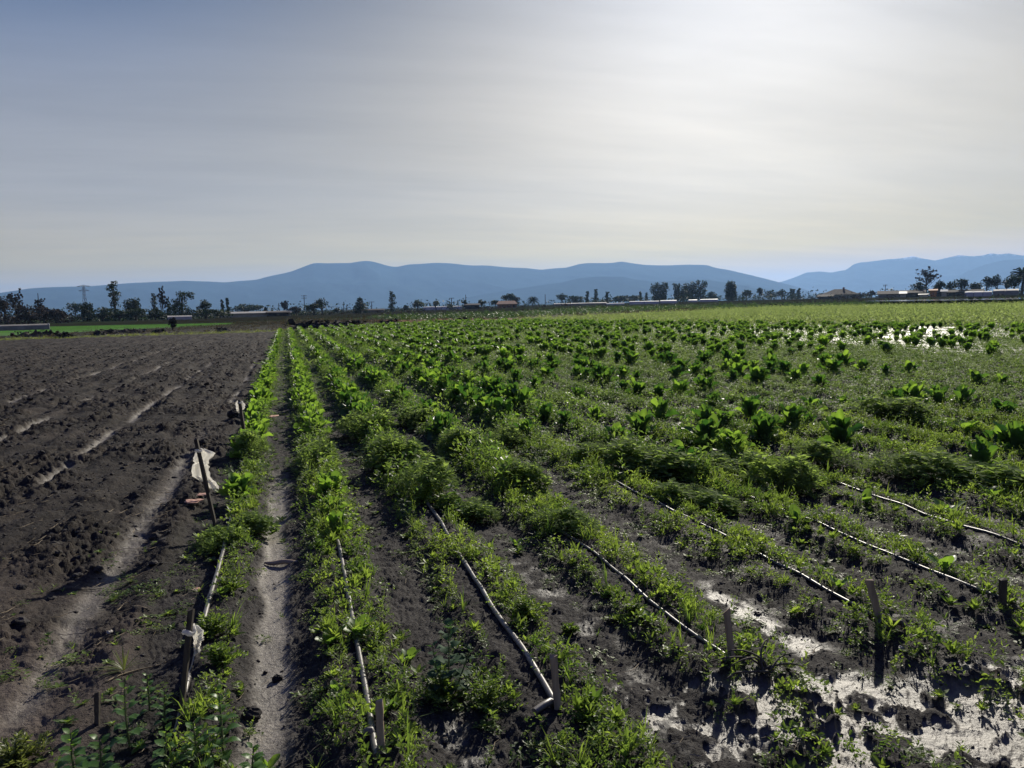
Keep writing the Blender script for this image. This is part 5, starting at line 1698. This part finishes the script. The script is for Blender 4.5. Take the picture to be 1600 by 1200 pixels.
x, y = far(134, 620)
e = empty('lattice_pylon', (x, y, 0), 'grey lattice pylon with arms above the left trees', 'pylon', None, -.4)
b = MB(); H_ = 22.5
for sx in (-1, 1):
    for sy in (-1, 1):
        b.tube([(2 * sx, 2 * sy, 0), (.7 * sx, .7 * sy, 14), (.5 * sx, .5 * sy, H_)], [.16, .13, .1], 4)
for k in range(9):
    z0, z1 = k * 2.4, (k + 1) * 2.4; w0 = 2 - 1.3 * min(1, z0 / 14); w1 = 2 - 1.3 * min(1, z1 / 14)
    for sx, sy in ((1, 0), (-1, 0), (0, 1), (0, -1)):
        p = np.array([w0 * (sx or 1), w0 * (sy or 1), z0]); q = np.array([w1 * (sx or -1), w1 * (sy or -1), z1])
        b.tube([p, q], .08, 3)
b.build('tower', M['metal'], e)
for zc, L in ((21.5, 5.0), (18.5, 4.0)):
    a = MB(); a.tube([(-L, 0, zc), (0, 0, zc + .9), (L, 0, zc)], .13, 4); a.tube([(-L, 0, zc), (L, 0, zc)], .12, 4); a.build('crossarm', M['metal'], e)

# ------------------------------------------------------------------ buildings, tunnels, sheets
def tunnel(px0, px1, dist, hp, mat, lab, bays=1, depth=14, label_cat='greenhouse', dist1=None, group=None, name='greenhouse', zoff=0.0, curve=.55):
    """a row of arched film bays seen along its long side"""
    a = far(px0, dist); c = far(px1, dist1 or dist); m = (a + c) / 2
    L = np.linalg.norm(c - a); ang = math.atan2(c[1] - a[1], c[0] - a[0]); h = hp * dist / FL
    z = float(rise(np.array([m[0]]), np.array([m[1]]))[0]) + zoff
    e = empty(name, (m[0], m[1], z), lab, label_cat, group, ang)
    for k in range(bays):
        x0 = -L / 2 + L * k / bays; x1 = -L / 2 + L * (k + 1) / bays - .15
        b = MB(); n = 11; prof = []
        for i in range(n):
            t = math.pi * i / (n - 1)
            prof.append((-math.cos(t) * depth / 2, h * (1 - curve) * 1.0 * (0 if i in (0, n - 1) else 1) + h * curve * math.sin(t) if 0 < i < n - 1 else 0))
        nx_ = max(2, int((x1 - x0) / 3)); xs = np.linspace(x0, x1, nx_ + 1)
        V = [(xx, p, q * (1 + .015 * math.sin(xx * 2.1)) + .02 * math.sin(xx * 5 + p)) for xx in xs for p, q in prof]
        F = [[i * n + j, (i + 1) * n + j, (i + 1) * n + j + 1, i * n + j + 1] for i in range(nx_) for j in range(n - 1)]
        b.add(V, F)
        for i0 in (0, nx_):
            b.add([V[i0 * n + j] for j in range(n)] + [(xs[i0], 0, 0)], [[j, j + 1, n] for j in range(n - 1)])
        b.build('film_cover', M[mat], e, True)
        fr = MB()
        for xx in xs[::2]:
            fr.tube([(xx, p * 1.004, q * 1.01 + .03) for p, q in prof], .05, 4)
        fr.build('hoop_frame', M['metal'], e)
    return e


tunnel(262, 300, 196, 6, 'white', 'low white covered tunnel under the anvil shaped tree', 1, 8)
tunnel(-20, 77, 108, 7.5, 'dullfilm', 'long grey plastic covered bed at the far left edge', 1, 5, curve=.35, label_cat='plastic tunnel')
tunnel(662, 722, 330, 5.5, 'shine', 'bright glasshouse behind small pale trees in the centre', 3, 16, curve=.35)
tunnel(866, 948, 300, 3.4, 'dullfilm', 'long pale tunnel row right of the middle pole', 2, 8)
tunnel(948, 976, 262, 3.6, 'shine', 'shorter bright tunnel left of the blazing ones', 1, 14, zoff=-.2, curve=.3)
tunnel(984, 1030, 262, 5.5, 'shine', 'blazing white tunnel pair before first gum tree', 2, 14, zoff=-.2, curve=.3)
tunnel(1032, 1058, 266, 5, 'shine', 'bright tunnel under the left gum of the group', 1, 8)
tunnel(1076, 1090, 300, 4, 'shine', 'small bright tunnel below the gum group', 1, 7)
tunnel(1094, 1122, 310, 4, 'shine', 'bright low tunnel right of the gum group', 1, 12, curve=.3)
tunnel(1508, 1550, 270, 7, 'shine', 'curved roof shed left of two round trees', 3, 14, zoff=.0, curve=.4)
tunnel(1552, 1592, 265, 8, 'dullfilm', 'curved roof shed under the palm', 2, 10, zoff=.2)


def house(px, dist, wp, hp, depth, wallm, roofm, lab, windows=2, hip=0.0, roof_frac=.4, name='house', rz=None, cat='house', door=True, chim=False):
    x, y = far(px, dist); z = float(rise(np.array([x]), np.array([y]))[0])
    w = wp * dist / FL; h = hp * dist / FL
    az_ = math.atan2(x, y)
    e = empty(name, (x, y, z), lab, cat, None, -az_ if rz is None else rz)
    wh = h * (1 - roof_frac)
    b = MB(); b.box((0, 0, wh / 2), (w, depth, wh)); b.build('wall', M[wallm], e)
    r = MB(); o = .4; hx = w / 2 + o; hy = depth / 2 + o; rx = hx - hip
    t = .15
    V = [(-hx, -hy, wh), (hx, -hy, wh), (hx, hy, wh), (-hx, hy, wh), (-rx, 0, h), (rx, 0, h)]
    V2 = [(a, b_, c + t) for a, b_, c in V]
    F4 = [[0, 1, 5, 4], [2, 3, 4, 5]]
    r.add(V2, F4); r.add(V2, [[1, 2, 5], [3, 0, 4]]); r.add(V, [[3, 2, 1, 0]])
    r.add([V[0], V[1], V[2], V[3], V2[0], V2[1], V2[2], V2[3]], [[0, 1, 5, 4], [1, 2, 6, 5], [2, 3, 7, 6], [3, 0, 4, 7]])
    rf = r.build('roof', M[roofm], e)
    if chim:
        c = MB(); c.box((w * .1, 0, h + .3), (.8, .8, 1.3)); c.build('chimney', M['brick'], rf)
    for k in range(windows):
        q = -w / 2 + w * (k + .7) / (windows + .4)
        f = MB(); f.box((q, -depth / 2 - .03, wh * .55), (w * .10, .08, wh * .4)); wf = f.build('window', M['white'], e)
        p = MB(); p.box((q, -depth / 2 - .08, wh * .55), (w * .08, .04, wh * .32)); p.build('pane', M['glass'], wf)
    if door:
        d_ = MB(); d_.box((w * .36, -depth / 2 - .03, wh * .42), (w * .09, .08, wh * .84)); d_.build('door', M['darkopen'], e)


house(400, 236, 96, 7, 8, 'white', 'white', 'long low white roofed shed with dark doorways at left centre', 0, 0, .35, 'shed', cat='shed')
house(434, 232, 30, 6.5, 4, 'darkopen', 'roof', 'brown open ended part beside the long white shed', 1, 0, .3, 'shed', cat='shed')  # solid dark box standing for the shade in the open end
house(792, 300, 30, 10, 7, 'brick', 'brick', 'brown roofed house left of the small palm', 2, 1, .5)
house(582, 300, 34, 5, 6, 'dullfilm', 'roof', 'low grey shed right of conifer', 0, 0, .4, 'shed', cat='shed', door=False)
house(738, 300, 22, 8, 6, 'darkopen', 'roof', 'dark boarded shed right of the glasshouse', 0, 0, .3, 'shed', cat='shed')
house(1312, 380, 50, 13, 14, 'render', 'roof', 'wide hipped roof house on the right horizon', 3, 6, .6, chim=True)
house(1290, 370, 20, 6, 8, 'darkopen', 'roof', 'small dark shed left of hipped roof house', 0, 0, .5, 'shed', cat='shed')
house(1396, 330, 38, 9, 10, 'render', 'roof', 'grey roofed farm shed right of the thin pole', 2, 0, .5, 'shed', cat='shed')
house(1411, 300, 7, 8, 5, 'white', 'shine', 'small gleaming white hut beside the farm shed', 1, 0, .4, 'hut', cat='hut', door=False)
house(1428, 315, 26, 9, 8, 'darkopen', 'roof', 'dark farm shed below the bare crowned tree', 1, 0, .4, 'shed', cat='shed')
house(1443, 300, 10, 4, 4, 'shine', 'shine', 'low white box-like hut left of the orange hut', 0, 0, .3, 'hut', cat='hut', door=False)
house(1458, 300, 8, 10, 4, 'orange', 'orange', 'small orange walled hut on the right farm', 1, 0, .2, 'hut', cat='hut', door=False)
house(1475, 300, 6, 9, 4, 'white', 'shine', 'small brilliant white hut right of the orange one', 0, 0, .3, 'hut', cat='hut', door=False)
house(1495, 330, 60, 8, 8, 'darkopen', 'roof', 'long dark farm shed under the domed tree', 2, 0, .4, 'shed', cat='shed')

# ------------------------------------------------------------------ heaps and rubbish at the field edge
def heap(px, py, wp, hp, lab, seed, mat='blacksoil', name='heap', cat='heap', long=1.0, strips=0):
    x, y = un(px, py); D = math.hypot(x, y); w = wp * D / FL; h = hp * D / FL
    n1, n2 = 44, 16; gg = np.random.default_rng(seed)
    X_, Y_ = np.meshgrid(np.linspace(-1, 1, n1), np.linspace(-1, 1, n2), indexing='ij')
    env = np.clip(1 - np.abs(X_) ** 3, 0, 1) * np.clip(1 - Y_ ** 2, 0, 1)
    Z_ = env * (.55 + .45 * fbm(X_ * w * .6 + seed, Y_ * 2, seed, 3) * 2 + .35 * np.abs(pn(X_ * w * 1.6, Y_ * 3, seed + 3)))
    dpt = max(.8, h * 1.6) * long
    V = np.stack([X_ * w / 2, Y_ * dpt, np.maximum(Z_, -.02) * h - .03], -1).reshape(-1, 3)
    i, j = np.meshgrid(np.arange(n1 - 1), np.arange(n2 - 1), indexing='ij'); a = (i * n2 + j).ravel()
    b = MB(); b.add(V, np.stack([a, a + n2, a + n2 + 1, a + 1], -1))
    # ragged pieces sticking out
    for k in range(int(14 + wp * .5)):
        q = gg.uniform(-.95, .95) * w / 2; zz3 = h * gg.uniform(.2, .9); s = h * gg.uniform(.12, .34)
        P = gg.normal(size=(4, 3)) * s * np.array([1.3, 1, .7]) + np.array([q, gg.uniform(-.6, .4) * dpt, zz3])
        b.add(P, [[0, 1, 2], [0, 2, 3], [0, 3, 1], [1, 3, 2]])
    o = b.build(name, M[mat], loc=(x, y, float(rise(np.array([x]), np.array([y]))[0])), rotz=-math.radians(YAW))
    tag(o, lab, cat)
    for k in range(strips):
        s = MB(); q = gg.uniform(-.8, .8) * w / 2
        P = gg.normal(size=(4, 3)) * h * .16 * np.array([2, .6, .6]) + np.array([q, -dpt * .8, h * gg.uniform(.2, .6)])
        s.add(P, [[0, 1, 2], [0, 2, 3], [0, 3, 1], [1, 3, 2]]); s.build('plastic_scrap', M['dullfilm'], o)


heap(506, 513, 108, 13, 'long black heap of plastic and crates at the far end of the rows', 1, long=1.2, strips=5)
heap(556, 508, 30, 8, 'right hand lower end of the long black heap', 2, strips=1)
heap(608, 507, 36, 8, 'small black heap left of the red brown patch', 3, strips=1)
heap(720, 504, 20, 8, 'black bushy heap right of the red brown patch', 4)
heap(105, 528, 26, 9, 'black heap on the verge at left beyond the bare field', 5, strips=1)
heap(158, 524, 22, 7, 'small dark heap right of the first verge heap', 6)
heap(176, 522, 18, 7, 'second small dark heap on the verge', 7)
heap(250, 520, 22, 6, 'flat dark heap near the thorny shrub', 8)
heap(348, 519, 26, 8, 'broken crates heap on the verge with pale bits', 9, strips=3)
heap(900, 497, 30, 5, 'dark ragged heap on the earth bank', 10, strips=1)
heap(1108, 486, 28, 4, 'low dark heap on the far earth bank', 11)
heap(1215, 482, 24, 6, 'dark ragged scrub heap on the bank at right', 12)
heap(840, 498, 14, 5, 'pale rubbish heap on the bank in the middle', 13, 'dullfilm', strips=0)
heap(55, 526, 60, 8, 'brown weedy hummock in front of green field at left', 14, 'bark')
heap(190, 521, 80, 7, 'long brown weedy hummock before the green field', 15, 'bark')
# posts on the right bank and thorny shrub on the verge
tree(268, 78, 16, 12, 'bare', 'small thorny leafless shrub on the verge near flat heap', 'drytree', name='shrub', cat='shrub', group=None)
for px, lab in ((1517, 'left one of two dark bushes on the far bank at right'), (1531, 'right one of two dark bushes on the far bank at right')):
    tree(px, 150, 10, 9, 'bush', lab, 'treeleaf', name='bush', cat='bush', group=None)
# ------------------------------------------------------------------ air
def haze():
    m, t = newmat('valley haze')
    v = t.nodes.new('ShaderNodeVolumePrincipled')
    v.inputs['Color'].default_value = (0.33, 0.56, 0.95, 1)
    v.inputs['Density'].default_value = 0.96e-4
    v.inputs['Anisotropy'].default_value = 0.3
    o = t.nodes.new('ShaderNodeOutputMaterial')
    t.links.new(v.outputs[0], o.inputs['Volume'])
    b = MB()
    b.box((2000, 4000, 289.0), (28000, 26000, 582.0))
    tag(b.build('haze', m), kind='stuff')


haze()
